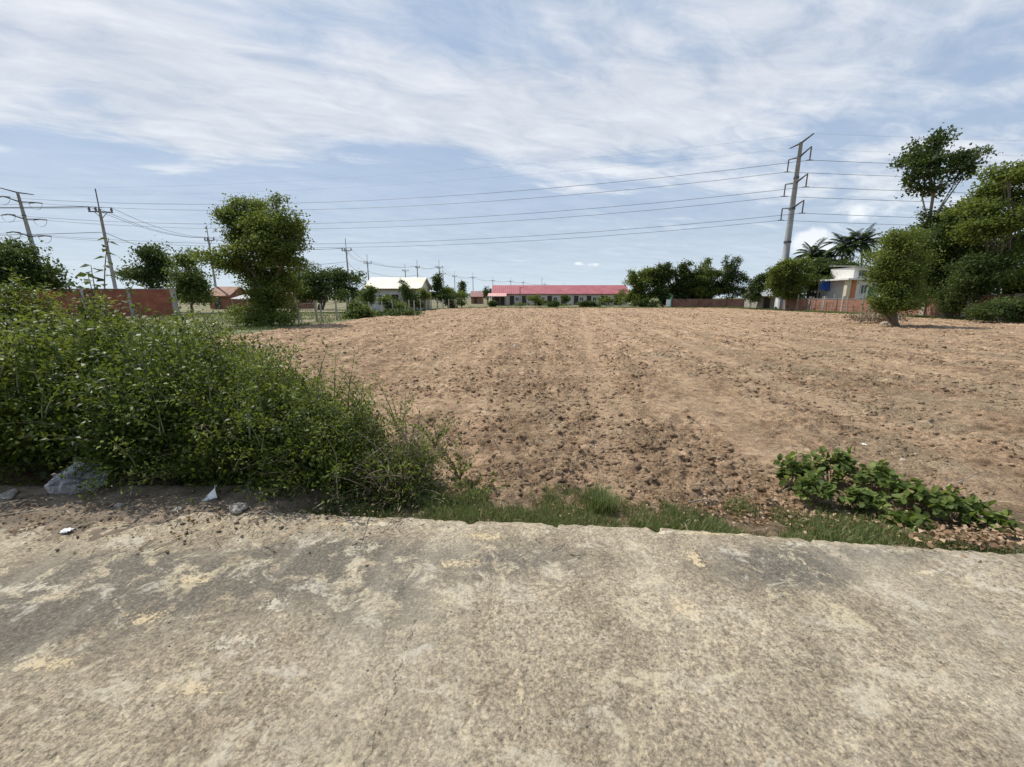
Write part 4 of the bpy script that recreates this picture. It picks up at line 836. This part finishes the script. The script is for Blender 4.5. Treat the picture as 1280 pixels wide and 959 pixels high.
# palms
def palm(x, y, h, seed, label, nf=22, fl=3.0):
    g = random.Random(seed); t = empty('coconut_palm', (x, y, GZ0), label, 'palm', 'coconut palms'); b = MB()
    lean = Vector((g.uniform(-.6, .6), g.uniform(-.6, .6), 0)); b.tube([lean*(q*q)+Vector((0, 0, h*q)) for q in np.linspace(0, 1, 8)], [.2, .16, .15, .14, .13, .13, .12, .14], 9); b.build('trunk', M_barkpale, t, True)
    c = lean+Vector((0, 0, h))
    for i in range(nf):
        az = i*2.399+g.uniform(-.2, .2); el = R(80-95*(i/nf))+g.uniform(-.1, .1); L0 = fl*g.uniform(.85, 1.1); n = 26; pts = []; p = c.copy(); d0 = el
        for q in range(n):
            pts.append(p.copy()); d0 -= (.030+.022*math.cos(max(el, 0)))*(.5+q/n)
            p = p+Vector((math.cos(az)*math.cos(d0), math.sin(az)*math.cos(d0), math.sin(d0)))*L0/n
        P = np.array([tuple(q) for q in pts]); Tn = unit(np.gradient(P, axis=0)); side = unit(np.cross(Tn, [0, 0, 1.0])); C = []; D = []; Ls = []
        for q in range(3, n):
            for s in (-1, 1):
                for e_ in (0, .33, .66):
                    C.append(P[q]+Tn[q]*e_*L0/n); D.append(side[q]*s+Tn[q]*.7+np.array([0, 0, -.45+g.uniform(-.15, .15)])); Ls.append(.85*math.sin(math.pi*min(1, (q+2)/(n+3)))**.6*g.uniform(.85, 1.1))
        V, Fc, r = kites(np.array(C), np.array(D), np.array(Ls), .065, .02, .60+rng.normal(0, .15, len(C)), .3)
        V2, F2 = tubes_np(P[None], np.linspace(.035, .008, n)); V = np.concatenate([V, V2]); Fc = np.concatenate([Fc, F2+len(V)-len(V2)]); r = np.concatenate([r, np.full(len(V2), .6)])
        link('frond', np_mesh('frond', V, Fc, r), G_palm, t)
for i, (px, py, Y, lb) in enumerate(((1013, 319, 66, 'shortest coconut palm, nearest the tall grey pole'), (1033, 326, 64, 'low full coconut palm between the two taller ones'), (1052, 309, 62, 'tallest coconut palm above the blue tarpaulin'), (1086, 304, 60, 'coconut palm partly hidden behind the bushy tree'))):
    p = at(px, py, Y); palm(p.x, p.y, p.z-GZ0, 300+i, lb)

# ---------------------------------------------------------------- foreground shrubs
GS = 'shrubs along the road edge'
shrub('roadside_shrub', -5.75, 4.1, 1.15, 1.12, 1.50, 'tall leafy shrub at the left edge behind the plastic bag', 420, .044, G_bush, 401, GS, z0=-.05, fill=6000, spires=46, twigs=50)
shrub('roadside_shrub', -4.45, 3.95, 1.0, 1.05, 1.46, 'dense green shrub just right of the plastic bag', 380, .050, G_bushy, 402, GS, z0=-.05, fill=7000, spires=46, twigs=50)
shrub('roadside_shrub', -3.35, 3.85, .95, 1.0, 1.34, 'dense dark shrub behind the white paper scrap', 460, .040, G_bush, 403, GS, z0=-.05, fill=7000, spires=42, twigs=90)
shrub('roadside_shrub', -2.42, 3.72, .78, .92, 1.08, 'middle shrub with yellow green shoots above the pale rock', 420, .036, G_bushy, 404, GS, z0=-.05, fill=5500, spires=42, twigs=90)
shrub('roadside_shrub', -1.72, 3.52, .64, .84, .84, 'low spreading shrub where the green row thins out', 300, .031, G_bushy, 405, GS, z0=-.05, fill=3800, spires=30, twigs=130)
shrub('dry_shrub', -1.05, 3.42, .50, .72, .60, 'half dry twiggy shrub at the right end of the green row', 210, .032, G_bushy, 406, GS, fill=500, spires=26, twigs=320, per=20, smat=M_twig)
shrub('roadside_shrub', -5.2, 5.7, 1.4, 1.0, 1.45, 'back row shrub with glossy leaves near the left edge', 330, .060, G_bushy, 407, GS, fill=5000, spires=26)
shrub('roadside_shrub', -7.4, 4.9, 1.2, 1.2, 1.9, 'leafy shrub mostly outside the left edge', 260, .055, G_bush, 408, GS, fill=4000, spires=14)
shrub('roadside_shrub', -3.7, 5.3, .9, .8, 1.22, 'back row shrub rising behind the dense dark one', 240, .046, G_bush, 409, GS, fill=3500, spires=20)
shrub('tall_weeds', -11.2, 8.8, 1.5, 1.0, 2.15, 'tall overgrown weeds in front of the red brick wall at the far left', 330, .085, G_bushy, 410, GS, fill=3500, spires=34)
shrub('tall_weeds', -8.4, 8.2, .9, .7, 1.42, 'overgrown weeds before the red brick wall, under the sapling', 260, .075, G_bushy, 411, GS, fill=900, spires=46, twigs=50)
# sapling with a few large leaves
t = empty('sapling', (-8.15, 8.0, FIELD-.05), 'thin sapling with a few large leaves standing up against the sky', 'sapling'); paths = []
for (tx, ty, tz) in ((.5, 0, 2.9), (-.15, .1, 2.25), (.15, -.1, 2.4), (.75, .1, 2.1), (-.35, 0, 2.05)):
    q = np.linspace(0, 1, 9)[:, None]; paths.append(np.array([[0, 0, 0]])*(1-q)**2+2*np.array([[tx*.2, ty*.2, tz*.7]])*q*(1-q)+np.array([[tx, ty, tz]])*q*q)
paths = np.array(paths); V, Fc = tubes_np(paths, np.linspace(.02, .005, 9), 5); link('stem', np_mesh('stem', V, Fc), M_bark, t)
C = []; D = []
for p in paths:
    for k in range(13):
        q = .58+.42*k/12; f = q*8; i = min(int(f), 7); c = p[i]*(1-(f-i))+p[i+1]*(f-i); a_ = k*2.4; C.append(c); D.append((math.cos(a_), math.sin(a_), -.25))
V, Fc, r = kites(np.array(C), np.array(D), .15+.06*rng.random(len(C)), .30, .1, .4+rng.normal(0, .15, len(C)), .4); link('foliage', np_mesh('foliage', V, Fc, r), G_treedk, t)
# arching weed sprays over the soil, right of the shrubs
def spray(x, y, seed, label, n=9, h=.45, ln=.3, leaf=.035):
    g = np.random.default_rng(seed); P = np.empty((n, 9, 3)); tt = np.linspace(0, 1, 9)[None]; a_ = g.uniform(0, 6.28, n); l_ = g.uniform(.5, 1, n)*ln
    P[:, :, 0] = np.cos(a_)[:, None]*l_[:, None]*tt**1.4; P[:, :, 1] = np.sin(a_)[:, None]*l_[:, None]*tt**1.4; P[:, :, 2] = g.uniform(.6, 1, n)[:, None]*h*tt*(1-.15*tt)
    t = empty('weed', (x, y, FIELD-.02), label, 'weed', 'leafy weeds at the field margin'); V, Fc = tubes_np(P, np.linspace(.0035, .001, 9)); link('stems', np_mesh('stems', V, Fc), M_stem, t)
    per = 26; si = np.repeat(np.arange(n), per); f = (.25+.75*g.random(n*per))*8; i = np.clip(f.astype(int), 0, 7); fr = (f-i)[:, None]; C = P[si, i]*(1-fr)+P[si, i+1]*fr; T_ = unit(P[si, i+1]-P[si, i]); S_ = unit(np.cross(T_, g.normal(0, 1, (len(C), 3))))
    link('foliage', np_mesh('foliage', *kites(C, T_*.9+S_, leaf*(.6+.7*g.random(len(C))), .22, .1, .5+g.normal(0, .2, len(C)), .6)), G_bushy, t)
for i, (px, py, lb, h) in enumerate(((575, 600, 'thin upright weed just right of the dry shrub', .42), (545, 560, 'feathery weed rising behind the dry shrub', .5), (600, 618, 'small weed at the corner of the grass verge', .2), (500, 540, 'leafy weed spray above the dry shrub', .6))):
    p = gp(px, py); spray(p.x, p.y, 500+i, lb, h=h, n=12)

# ---------------------------------------------------------------- broad-leaved creeping plants at the right
def leaf_blades(C, D, L_, w=.30, curl=.25):
    # eight-vertex ovate leaf with a midrib fold, long axis D
    n = len(C); D = unit(D); up = np.array([0, 0, 1.0])+rng.normal(0, .35, (n, 3)); s = unit(np.cross(D, up)); nn = np.cross(s, D); L_ = L_[:, None]
    st = ((0, 0, 0), (.25, .75, .05), (.55, 1.0, .02), (.82, .6, -.1)); V = [C]
    for q, ww, z in st[1:]:
        m = C+D*L_*q+nn*L_*(z-curl*q*q*.5); V += [m+s*L_*w*ww+nn*L_*.07*ww, m, m-s*L_*w*ww+nn*L_*.07*ww]
    V.append(C+D*L_-nn*L_*curl*.6); V = np.stack(V, 1); k = V.shape[1]      # 0, (1,2,3), (4,5,6), (7,8,9), 10
    base = (np.arange(n)*k)[:, None]
    tri = [(0, 2, 1), (0, 3, 2), (7, 8, 10), (8, 9, 10)]; qd = [(1, 2, 5, 4), (2, 3, 6, 5), (4, 5, 8, 7), (5, 6, 9, 8)]
    Fq = np.concatenate([base+np.array(f) for f in qd]+[base+np.array([f[0], f[1], f[2], f[2]]) for f in ()])
    tris = np.concatenate([base+np.array(f) for f in tri]); q2 = np.concatenate([Fq[:, [0, 1, 2]], Fq[:, [0, 2, 3]], tris])
    return V.reshape(-1, 3), q2, k
def fh(x, y): return field_h(np.asarray(x, float), np.asarray(y, float))
def creeper(x, y, rx, ry, h, n, seed, label):
    g = np.random.default_rng(seed); t = empty('creeping_plant', (x, y, float(fh(x, y))-.02), label, 'plant', 'broad-leaved plants at the road edge')
    P = shoots(0, 0, 0, rx, ry, h, n, seed, ball=False); P[:, :, 2] += .01; V, Fc = tubes_np(P, np.linspace(.004, .0015, 9)); link('stems', np_mesh('stems', V, Fc), M_twig, t)
    per = 12; si = np.repeat(np.arange(n), per); f = (.35+.65*g.random(n*per))*8; i = np.clip(f.astype(int), 0, 7); fr = (f-i)[:, None]; C = P[si, i]*(1-fr)+P[si, i+1]*fr; T_ = unit(P[si, i+1]-P[si, i]); S_ = unit(np.cross(T_, g.normal(0, 1, (len(C), 3))))
    D = T_*.4+S_+np.array([0, 0, .15]); V, Fc, k = leaf_blades(C, D, .028+.06*g.random(len(C)), .30)
    o = link('foliage', np_mesh('foliage', V, Fc, np.repeat(np.clip(.45+g.normal(0, .22, len(C)), 0, 1), k)), G_vine, t)
for i, (px, py, rx, ry, h, n, lb) in enumerate(((990, 610, .20, .18, .38, 28, 'tallest broad-leaved plant at the left end of the creeping patch'), (1012, 628, .24, .18, .30, 26, 'broad-leaved plant nearest the dry leaf pile'),
        (1040, 604, .26, .2, .38, 34, 'bushy broad-leaved plant at the back of the creeping patch'), (1082, 640, .22, .16, .22, 22, 'low broad-leaved plant at the front edge of the creeping patch'), (1092, 618, .24, .2, .33, 30, 'broad-leaved plant in the middle of the creeping patch'),
        (1140, 638, .25, .2, .30, 30, 'broad-leaved plant right of the middle of the creeping patch'), (1135, 662, .20, .12, .16, 18, 'small broad-leaved plant touching the concrete edge'), (1190, 656, .26, .17, .24, 28, 'second broad-leaved plant from the right end of the creeping patch'),
        (1232, 668, .18, .14, .15, 18, 'lowest broad-leaved plant at the right end of the creeping patch'))):
    p = gp(px, py); creeper(p.x, p.y, rx, ry, h, n, 600+i, lb)

# ---------------------------------------------------------------- grass, litter, clods
def fh(x, y): return field_h(np.asarray(x, float), np.asarray(y, float))
def blades(x, y, z, h, w, seed, lean=.45, rnd=None):
    g = np.random.default_rng(seed); n = len(x); a_ = g.uniform(0, 6.283, n); d = np.stack([np.cos(a_), np.sin(a_), 0*a_], -1); s = np.stack([-np.sin(a_), np.cos(a_), 0*a_], -1)
    ln = (g.random(n)*lean+.1)[:, None]*h[:, None]; B = np.stack([x, y, z], -1); up = np.array([0, 0, 1.0]); w = w[:, None] if hasattr(w, '__len__') else w
    m = B+up*h[:, None]*.6+d*ln*.35; t = B+up*h[:, None]*.92+d*ln
    V = np.stack([B-s*w, B+s*w, m+s*w*.75, m-s*w*.75, t], 1).reshape(-1, 3); b = (np.arange(n)*5)[:, None]
    Fc = np.concatenate([b+np.array([0, 1, 2]), b+np.array([0, 2, 3]), b+np.array([3, 2, 4])])
    return V, Fc, np.repeat(np.clip(g.random(n)*.9+.05 if rnd is None else rnd, 0, 1), 5)
g = np.random.default_rng(900)
n = 80000; x = g.uniform(-3.2, 4.6, n); d = g.random(n)**1.2*.85; y = edge(x)-.012+d
keep = (fbm(x*2.2, y*2.2, 4, 901)+.10-d*.22-np.clip(x-1.0, 0, 3)*.07 > .435+.10*(g.random(n)-.5)); x, y, d = x[keep], y[keep], d[keep]
hh = (.02+.065*g.random(len(x))**2)*(.6+.9*fbm(x*3, y*3, 3, 902)); o = link('verge_grass', np_mesh('verge_grass', *blades(x, y, fh(x, y)-.005, hh, .0022, 903, .8)), G_grass)
tag(o, 'short uneven grass between the concrete road and the ploughed soil', 'grass', kind='stuff')
def tuft(px, py, n, h, r, seed, label, mat=None):
    p = gp(px, py); g = np.random.default_rng(seed); a_ = g.uniform(0, 6.28, n); rr = r*g.random(n)**.7; x = p.x+np.cos(a_)*rr; y = p.y+np.sin(a_)*rr; hh = h*(.5+.5*g.random(n))
    V, Fc, r_ = blades(x, y, fh(x, y)-.01, hh, .0028, seed+1, .9, g.random(n)*.8+.1); V = V-np.array([p.x, p.y, FIELD])
    o = link('grass_tuft', np_mesh('grass_tuft', V, Fc, r_), mat or G_grass); o.location = (p.x, p.y, FIELD); tag(o, label, 'grass tuft', 'grass tufts at the road edge')
tuft(752, 640, 420, .20, .13, 910, 'tall bright grass tuft at the middle of the road edge')
tuft(745, 622, 260, .17, .10, 911, 'grass tuft just behind the tallest one at the road edge')
tuft(590, 630, 340, .13, .16, 912, 'lush grass tuft beside the dark hollow near the shrubs')
tuft(528, 632, 300, .12, .16, 913, 'grass tuft tucked under the right end of the dry shrub')
tuft(840, 640, 200, .10, .12, 914, 'low grass tuft between the tall tuft and the dry leaves')
tuft(925, 640, 260, .11, .14, 915, 'grass tuft at the left edge of the dry leaf pile')
tuft(400, 652, 260, .12, .13, 917, 'low grass tuft where the concrete edge goes under the shrubs')
tuft(455, 650, 300, .10, .16, 918, 'wide low grass tuft under the spreading shrub')
tuft(690, 625, 200, .09, .12, 916, 'short grass tuft left of the tall tuft')
# sparse seedlings on the soil
n = 5200; x = g.uniform(-8, 20, n); y = 3.4+g.random(n)**1.3*22; keep = (np.abs(x) < y*1.4+1) & (fbm(x*.8, y*.8, 3, 905) > .55); x, y = x[keep], y[keep]
o = link('soil_weeds', np_mesh('soil_weeds', *blades(x, y, fh(x, y), .02+.05*g.random(len(x)), .004, 906, 1.0)), G_grass); tag(o, 'sparse green seedlings scattered over the ploughed soil', 'weeds', kind='stuff')
# green grass strip beyond the right and left rims of the field
n = 42000; s_ = g.random(n); x = np.where(s_ < .4, g.uniform(36.2, 39.8, n), np.where(s_ < .7, g.uniform(-8, 40, n), g.uniform(-34, -13.2, n))); y = np.where(s_ < .4, g.uniform(30, 75, n), np.where(s_ < .7, g.uniform(68, 77, n), g.uniform(22, 56, n)))
keep = fbm(x*.5, y*.5, 3, 907) > .40; x, y = x[keep], y[keep]
o = link('rim_grass', np_mesh('rim_grass', *blades(x, y, np.full(len(x), -.2), .10+.16*g.random(len(x)), .02, 908, .8, g.random(len(x))*.75)), G_grass); tag(o, 'taller rough grass growing along the rims of the ploughed field', 'grass', kind='stuff')
# dry leaves
def litter(name, cx, cy, rx, ry, n, seed, size, mat, label, zf, lift=.03, shape='leaf'):
    g = np.random.default_rng(seed); x = cx+g.normal(0, rx, n); y = cy+g.normal(0, ry, n); z = zf(x, y)+g.random(n)*lift
    D = np.stack([g.normal(0, 1, n), g.normal(0, 1, n), g.normal(0, .3, n)], -1); V, Fc, r = kites(np.stack([x, y, z], -1), D, size*(.5+g.random(n)), .32 if shape == 'leaf' else .04, .18 if shape == 'leaf' else .02, None, .5)
    return tag(link(name, np_mesh(name, V, Fc, r), mat), label, 'litter', kind='stuff')
p = gp(955, 645); litter('dry_leaves', p.x, p.y+.08, .28, .13, 600, 920, .034, G_dry, 'curled brown leaves heaped left of the broad-leaved plants', fh)
p = gp(1100, 655); litter('dry_leaves', p.x, p.y+.05, .5, .12, 420, 921, .034, G_dry, 'brown dead leaves lying under the broad-leaved plants', fh)
p = gp(1240, 685, 0); litter('dry_leaves', p.x+.1, p.y+.12, .28, .07, 400, 922, .035, G_dry, 'reddish brown leaves spilled on the road edge at the right', lambda x, y: np.maximum(fh(x, y), -.0)+.004, .012)
p = gp(880, 638); litter('dry_leaves', p.x, p.y+.04, .6, .16, 900, 923, .028, G_dry, 'scattered small brown leaves in the verge grass', fh)
litter('straw_litter', 4.5, 6.0, 4.5, 2.6, 9000, 924, .075, G_straw, 'broken straw strewn over the right half of the ploughed soil', lambda x, y: fh(x, y)+.004, .015, 'straw')
litter('dirt_debris', -3.9, 2.68, 1.7, .17, 1100, 925, .022, G_dry, 'dead leaf crumbs on the dirt below the shrubs', lambda x, y: np.full(len(x), .006), .02)
litter('dirt_straw', -3.7, 2.6, 1.8, .2, 350, 926, .08, G_straw, 'straw pieces on the dirt below the shrubs', lambda x, y: np.full(len(x), .008), .02, 'straw')
# clods: irregular lumps lying on the heightfield
def lumps(name, x, y, z, r, seed, mat, label, cat='soil', kind='stuff'):
    g = np.random.default_rng(seed); ph = (1+5**.5)/2
    ico = unit(np.array([(-1, ph, 0), (1, ph, 0), (-1, -ph, 0), (1, -ph, 0), (0, -1, ph), (0, 1, ph), (0, -1, -ph), (0, 1, -ph), (ph, 0, -1), (ph, 0, 1), (-ph, 0, -1), (-ph, 0, 1)], float))
    fi = np.array([(0, 11, 5), (0, 5, 1), (0, 1, 7), (0, 7, 10), (0, 10, 11), (1, 5, 9), (5, 11, 4), (11, 10, 2), (10, 7, 6), (7, 1, 8), (3, 9, 4), (3, 4, 2), (3, 2, 6), (3, 6, 8), (3, 8, 9), (4, 9, 5), (2, 4, 11), (6, 2, 10), (8, 6, 7), (9, 8, 1)])
    n = len(x); sc = np.stack([g.uniform(.7, 1.4, n), g.uniform(.7, 1.2, n), g.uniform(.45, .9, n)], -1)*r[:, None]; a_ = g.uniform(0, 6.28, n)
    V = ico[None]*(1+g.normal(0, .30, (n, 12, 1)))*sc[:, None]; c, s = np.cos(a_)[:, None], np.sin(a_)[:, None]
    V = np.stack([V[..., 0]*c-V[..., 1]*s+x[:, None], V[..., 0]*s+V[..., 1]*c+y[:, None], V[..., 2]+z[:, None]], -1)
    return tag(link(name, np_mesh(name, V.reshape(-1, 3), (np.arange(n)*12)[:, None, None]+fi[None] if False else ((np.arange(n)*12)[:, None, None]+fi[None]).reshape(-1, 3)), mat), label, cat, kind=kind)
n = 120000; y = 3.3*np.exp(g.random(n)*math.log(70/3.3)); x = g.uniform(-1.35, 1.45, n)*(y+1.2)
u = x-.16*y+.1*np.sin(y*.5); den = fbm(x*.8, y*.6, 3, 5)-.14*(np.exp(-((u-2.3)/.32)**2)+np.exp(-((u-4.2)/.3)**2)+np.exp(-((u-.5)/.25)**2)+np.exp(-((u-8.5)/.35)**2)+np.exp(-((y-6.4-.05*x)/.5)**2))
keep = (x > -13) & (x < 36.5) & (y-edge(x) > .55+.5*g.random(n)) & (den > .36+.2*g.random(n)); x, y = x[keep], y[keep]
r = (.005+.026*g.random(len(x))**4)*(1+.06*y); lumps('soil_clods', x, y, fh(x, y)+r*.05, r, 931, M_soil, 'crumbled clods of earth lying all over the ploughed field')
n = 2600; x = g.uniform(-7, -1.2, n); y = g.uniform(2.25, 3.1, n); keep = g.random(n) < np.clip((y-2.3)/.5, .15, 1); x, y = x[keep], y[keep]
r = .003+.012*g.random(len(x))**4; lumps('gravel', x, y, np.full(len(x), .006)+r*.3, r, 932, M_dirt, 'small gravel and crumbs on the roadside dirt', 'gravel')
n = 1500; x = g.uniform(-3, 4, n); y = g.uniform(.9, 2.6, n); r = .0015+.004*g.random(n)**4; keep = y < edge(x)-.05
lumps('road_grit', x[keep], y[keep], np.full(keep.sum(), .0)+(fbm(x[keep]*1.2, y[keep]*1.2, 3, 93)-.5)*.010+.002, r[keep], 933, M_rock, 'loose grit lying on the concrete road', 'gravel')

# ---------------------------------------------------------------- small things
def rock(px, py, r, seed, label, z=0, mat=None, name='rock', flat=.55):
    import bmesh
    g = np.random.default_rng(seed); bm = bmesh.new(); bmesh.ops.create_icosphere(bm, subdivisions=3, radius=1)
    ph = g.uniform(0, 6, 6)
    for v_ in bm.verts:
        c = v_.co; k = 1+.18*math.sin(c.x*3+ph[0])+.16*math.sin(c.y*4+ph[1])+.12*math.sin(c.z*5+ph[2])+.06*math.sin(c.x*11+c.y*9+ph[3]); v_.co = Vector((c.x*r[0], c.y*r[1], c.z*r[2]))*k
    me = bpy.data.meshes.new(name); bm.to_mesh(me); bm.free(); me.polygons.foreach_set('use_smooth', np.ones(len(me.polygons), bool)); p = gp(px, py, z); o = link(name, me, mat or M_rock); o.location = (p.x, p.y, z+r[2]*.5); o.rotation_euler[2] = g.uniform(0, 3); return tag(o, label, 'rock', 'loose rocks')
rock(297, 637, (.09, .05, .035), 1, 'pale flat rock at the foot of the shrubs right of the white scrap')
rock(150, 634, (.035, .03, .02), 2, 'small pale stone between the plastic bag and the white scrap')
rock(222, 640, (.04, .03, .02), 3, 'small grey stone just left of the white scrap')
rock(12, 622, (.09, .05, .03), 4, 'pale rock at the left edge beside the plastic bag')
rock(1128, 576, (.025, .022, .016), 5, 'whitish stone on the soil above the broad-leaved plants', FIELD, M_plaster)
rock(643, 434, (.09, .07, .05), 6, 'whitish lump lying far out in the ploughed field', FIELD, M_plaster)
# translucent plastic bag
def bag_mat():
    m, nt, N, L = nodes('clear plastic'); out = N('ShaderNodeOutputMaterial'); p = N('ShaderNodeBsdfPrincipled'); p.inputs['Base Color'].default_value = (.80, .83, .88, 1); p.inputs['Roughness'].default_value = .22
    tr = N('ShaderNodeBsdfTransparent'); tl = N('ShaderNodeBsdfTranslucent'); tl.inputs[0].default_value = (.7, .74, .8, 1); m0 = N('ShaderNodeMixShader'); m0.inputs[0].default_value = .5; L(p.outputs[0], m0.inputs[1]); L(tl.outputs[0], m0.inputs[2])
    mx = N('ShaderNodeMixShader'); tc = N('ShaderNodeTexCoord'); n_ = tnoise(N, L, tc.outputs['Object'], 9, 8, .7, 1.6); lw = N('ShaderNodeLayerWeight'); lw.inputs[0].default_value = .35
    f = mth(N, L, 'ADD', ramp(N, L, n_, [(.44, (.04, .04, .04)), (.62, (.50, .50, .50))]), mth(N, L, 'MULTIPLY', lw.outputs['Facing'], .35), clamp=True); L(f, mx.inputs[0])
    L(tr.outputs[0], mx.inputs[1]); L(m0.outputs[0], mx.inputs[2]); L(mx.outputs[0], out.inputs[0]); return m
u_, v_ = np.meshgrid(np.linspace(0, 2*math.pi, 70), np.linspace(0.0, math.pi, 44)); cr_ = 1+(fbm(u_*2.2, v_*3, 5, 41, .65)-.5)*.9+.14*np.abs(np.sin(u_*5+v_*3+3*fbm(u_, v_, 3, 42)))
hgt = np.cos(v_); BXx = np.sin(v_)*np.cos(u_)*.165*cr_*(1-.35*np.clip(hgt, 0, 1)); BY = np.sin(v_)*np.sin(u_)*.13*cr_; BZ = np.maximum(hgt*.13*cr_+.075+.05*np.cos(u_)*np.clip(hgt, 0, 1), .0)+.01*fbm(u_*4, v_*4, 3, 43)
cr_[:, -1] = cr_[:, 0]
o = grid_mesh('plastic_bag', BXx, BY, BZ, bag_mat()); p = gp(68, 626, 0); o.location = (p.x, p.y+.2, .0); tag(o, 'crumpled clear plastic bag lying against the shrubs at the left', 'plastic bag')
# white scrap of card: a bent triangle standing up
p = gp(258, 630, 0); V = []; nn = 9
for i in range(nn):
    for j in range(nn):
        a_, b_ = i/(nn-1), j/(nn-1); w_ = (1-b_); V.append(((a_-.5)*.13*w_+b_*.035, .02*math.sin(a_*3+b_*2)+b_*.04, b_*.125+.03*a_*(1-b_)))
Fc = [(i*nn+j, (i+1)*nn+j, (i+1)*nn+j+1, i*nn+j+1) for i in range(nn-1) for j in range(nn-1)]
o = link('paper_scrap', np_mesh('paper_scrap', V, Fc, smooth=True), M_paper); o.location = (p.x, p.y+.02, .003); o.rotation_euler = (-.25, .0, .1); so = o.modifiers.new('thickness', 'SOLIDIFY'); so.thickness = .002; tag(o, 'white triangular scrap of card standing at the foot of the shrubs', 'paper scrap')
# crumpled white bit on the dirt
for i, (px, py, s, lb) in enumerate(((84, 664, .022, 'small white crumpled wrapper on the dirt in front of the plastic bag'), (1080, 556, .02, 'tiny white scrap lying on the soil above the broad-leaved plants'))):
    p = gp(px, py, .012 if i == 0 else FIELD+.05); uu, vv = np.meshgrid(np.linspace(-1, 1, 12), np.linspace(-1, 1, 12)); o = grid_mesh('wrapper', uu*s*1.4, vv*s, (fbm(uu*2+5, vv*2, 4, 60+i)-.3)*s*1.6, M_paper); o.location = p
    so = o.modifiers.new('thickness', 'SOLIDIFY'); so.thickness = .0015; tag(o, lb, 'wrapper')
# sticks
def stick(pts, r, label, mat=None, name='stick'):
    p0 = Vector(pts[0]); b = MB(); b.tube([Vector(q)-p0 for q in pts], list(np.linspace(r, r*.5, len(pts))), 6); o = b.build(name, mat or M_twig, None, True); o.location = p0; tag(o, label, 'stick', 'loose sticks')
def gl(px, py, z): return tuple(gp(px, py, z))
stick([gl(330, 638, .012), gl(345, 646, .014), gl(358, 655, .012)], .004, 'pale straight stick lying right of the pale flat rock', M_barkpale)
stick([gl(0, 645, .014), gl(30, 640, .018), gl(58, 637, .014)], .005, 'pale stick on the dirt at the left edge', M_barkpale)
stick([gl(175, 685, .010), gl(190, 676, .012), gl(203, 668, .010)], .004, 'dark thin stick on the dirt, left one of two parallel sticks')
stick([gl(192, 688, .010), gl(210, 679, .012), gl(228, 671, .010)], .004, 'dark thin stick on the dirt, right one of two parallel sticks')
stick([gl(268, 668, .014), gl(272, 676, .03), gl(276, 683, .012)], .003, 'tiny bent twig standing on the concrete left of the shadow')
stick([(gp(305, 628, 0).x, 3.02, 0), (gp(318, 600, 0).x+.05, 3.1, .2), (-1.72, 3.15, .42)], .004, 'thin bare stem leaning up in front of the dark shrub', M_barkpale)
stick([gl(612, 540, FIELD+.08), gl(622, 556, FIELD+.12), gl(640, 566, FIELD+.06)], .006, 'curved dark root sticking out of the soil beyond the dry shrub')
stick([gl(690, 688, .006), gl(698, 684, .012), gl(706, 680, .005)], .003, 'small curved dark twig on the concrete', M_bark)
stick([gl(713, 693, .006), gl(722, 695, .012), gl(732, 692, .005)], .0035, 'short dark twig on the concrete right of the curved one', M_bark)
stick([gl(1180, 610, FIELD+.05), gl(1205, 600, FIELD+.16), gl(1226, 590, FIELD+.28)], .005, 'bare grey branch rising behind the right end of the creeping patch', M_barkpale)
stick([gl(1215, 636, FIELD+.03), gl(1235, 625, FIELD+.1), gl(1245, 612, FIELD+.2)], .005, 'short pale branch at the right end of the creeping patch', M_barkpale)
stick([gl(860, 628, FIELD+.05), gl(880, 624, FIELD+.06), gl(900, 626, FIELD+.05)], .006, 'pale stick lying in the verge grass', M_barkpale)
# brush pile at the foot of the bushy tree
p = gp(1092, 404); n = 170; g2 = np.random.default_rng(77); P = np.empty((n, 5, 3)); a_ = g2.uniform(0, 6.28, n); L_ = g2.uniform(.4, 1.3, n); c_ = g2.normal(0, 1, (n, 2))*[.8, .4]
for k in range(5):
    q = (k/4-.5); P[:, k, 0] = c_[:, 0]+np.cos(a_)*L_*q; P[:, k, 1] = c_[:, 1]+np.sin(a_)*L_*q; P[:, k, 2] = .12+g2.random(n)*.5+g2.normal(0, .15, n)*q*2+.08*(1-abs(q)*2)
P[:, :, 2] = np.maximum(P[:, :, 2], .02); V, Fc = tubes_np(P, np.array([.022, .02, .018, .014, .01]), 5); o = link('brush_pile', np_mesh('brush_pile', V, Fc), M_twig); o.location = (p.x, p.y, GZ0+.05); tag(o, 'heap of dry cut branches at the foot of the bushy tree', 'brush pile')
for i, (px, py, s, lb) in enumerate(((1076, 402, .25, 'grey boulder at the left of the branch heap'), (1105, 406, .22, 'grey boulder between the branch heap and the bushy tree trunk'))):
    rock(px, py, (s, s*.8, s*.6), 20+i, lb, FIELD)
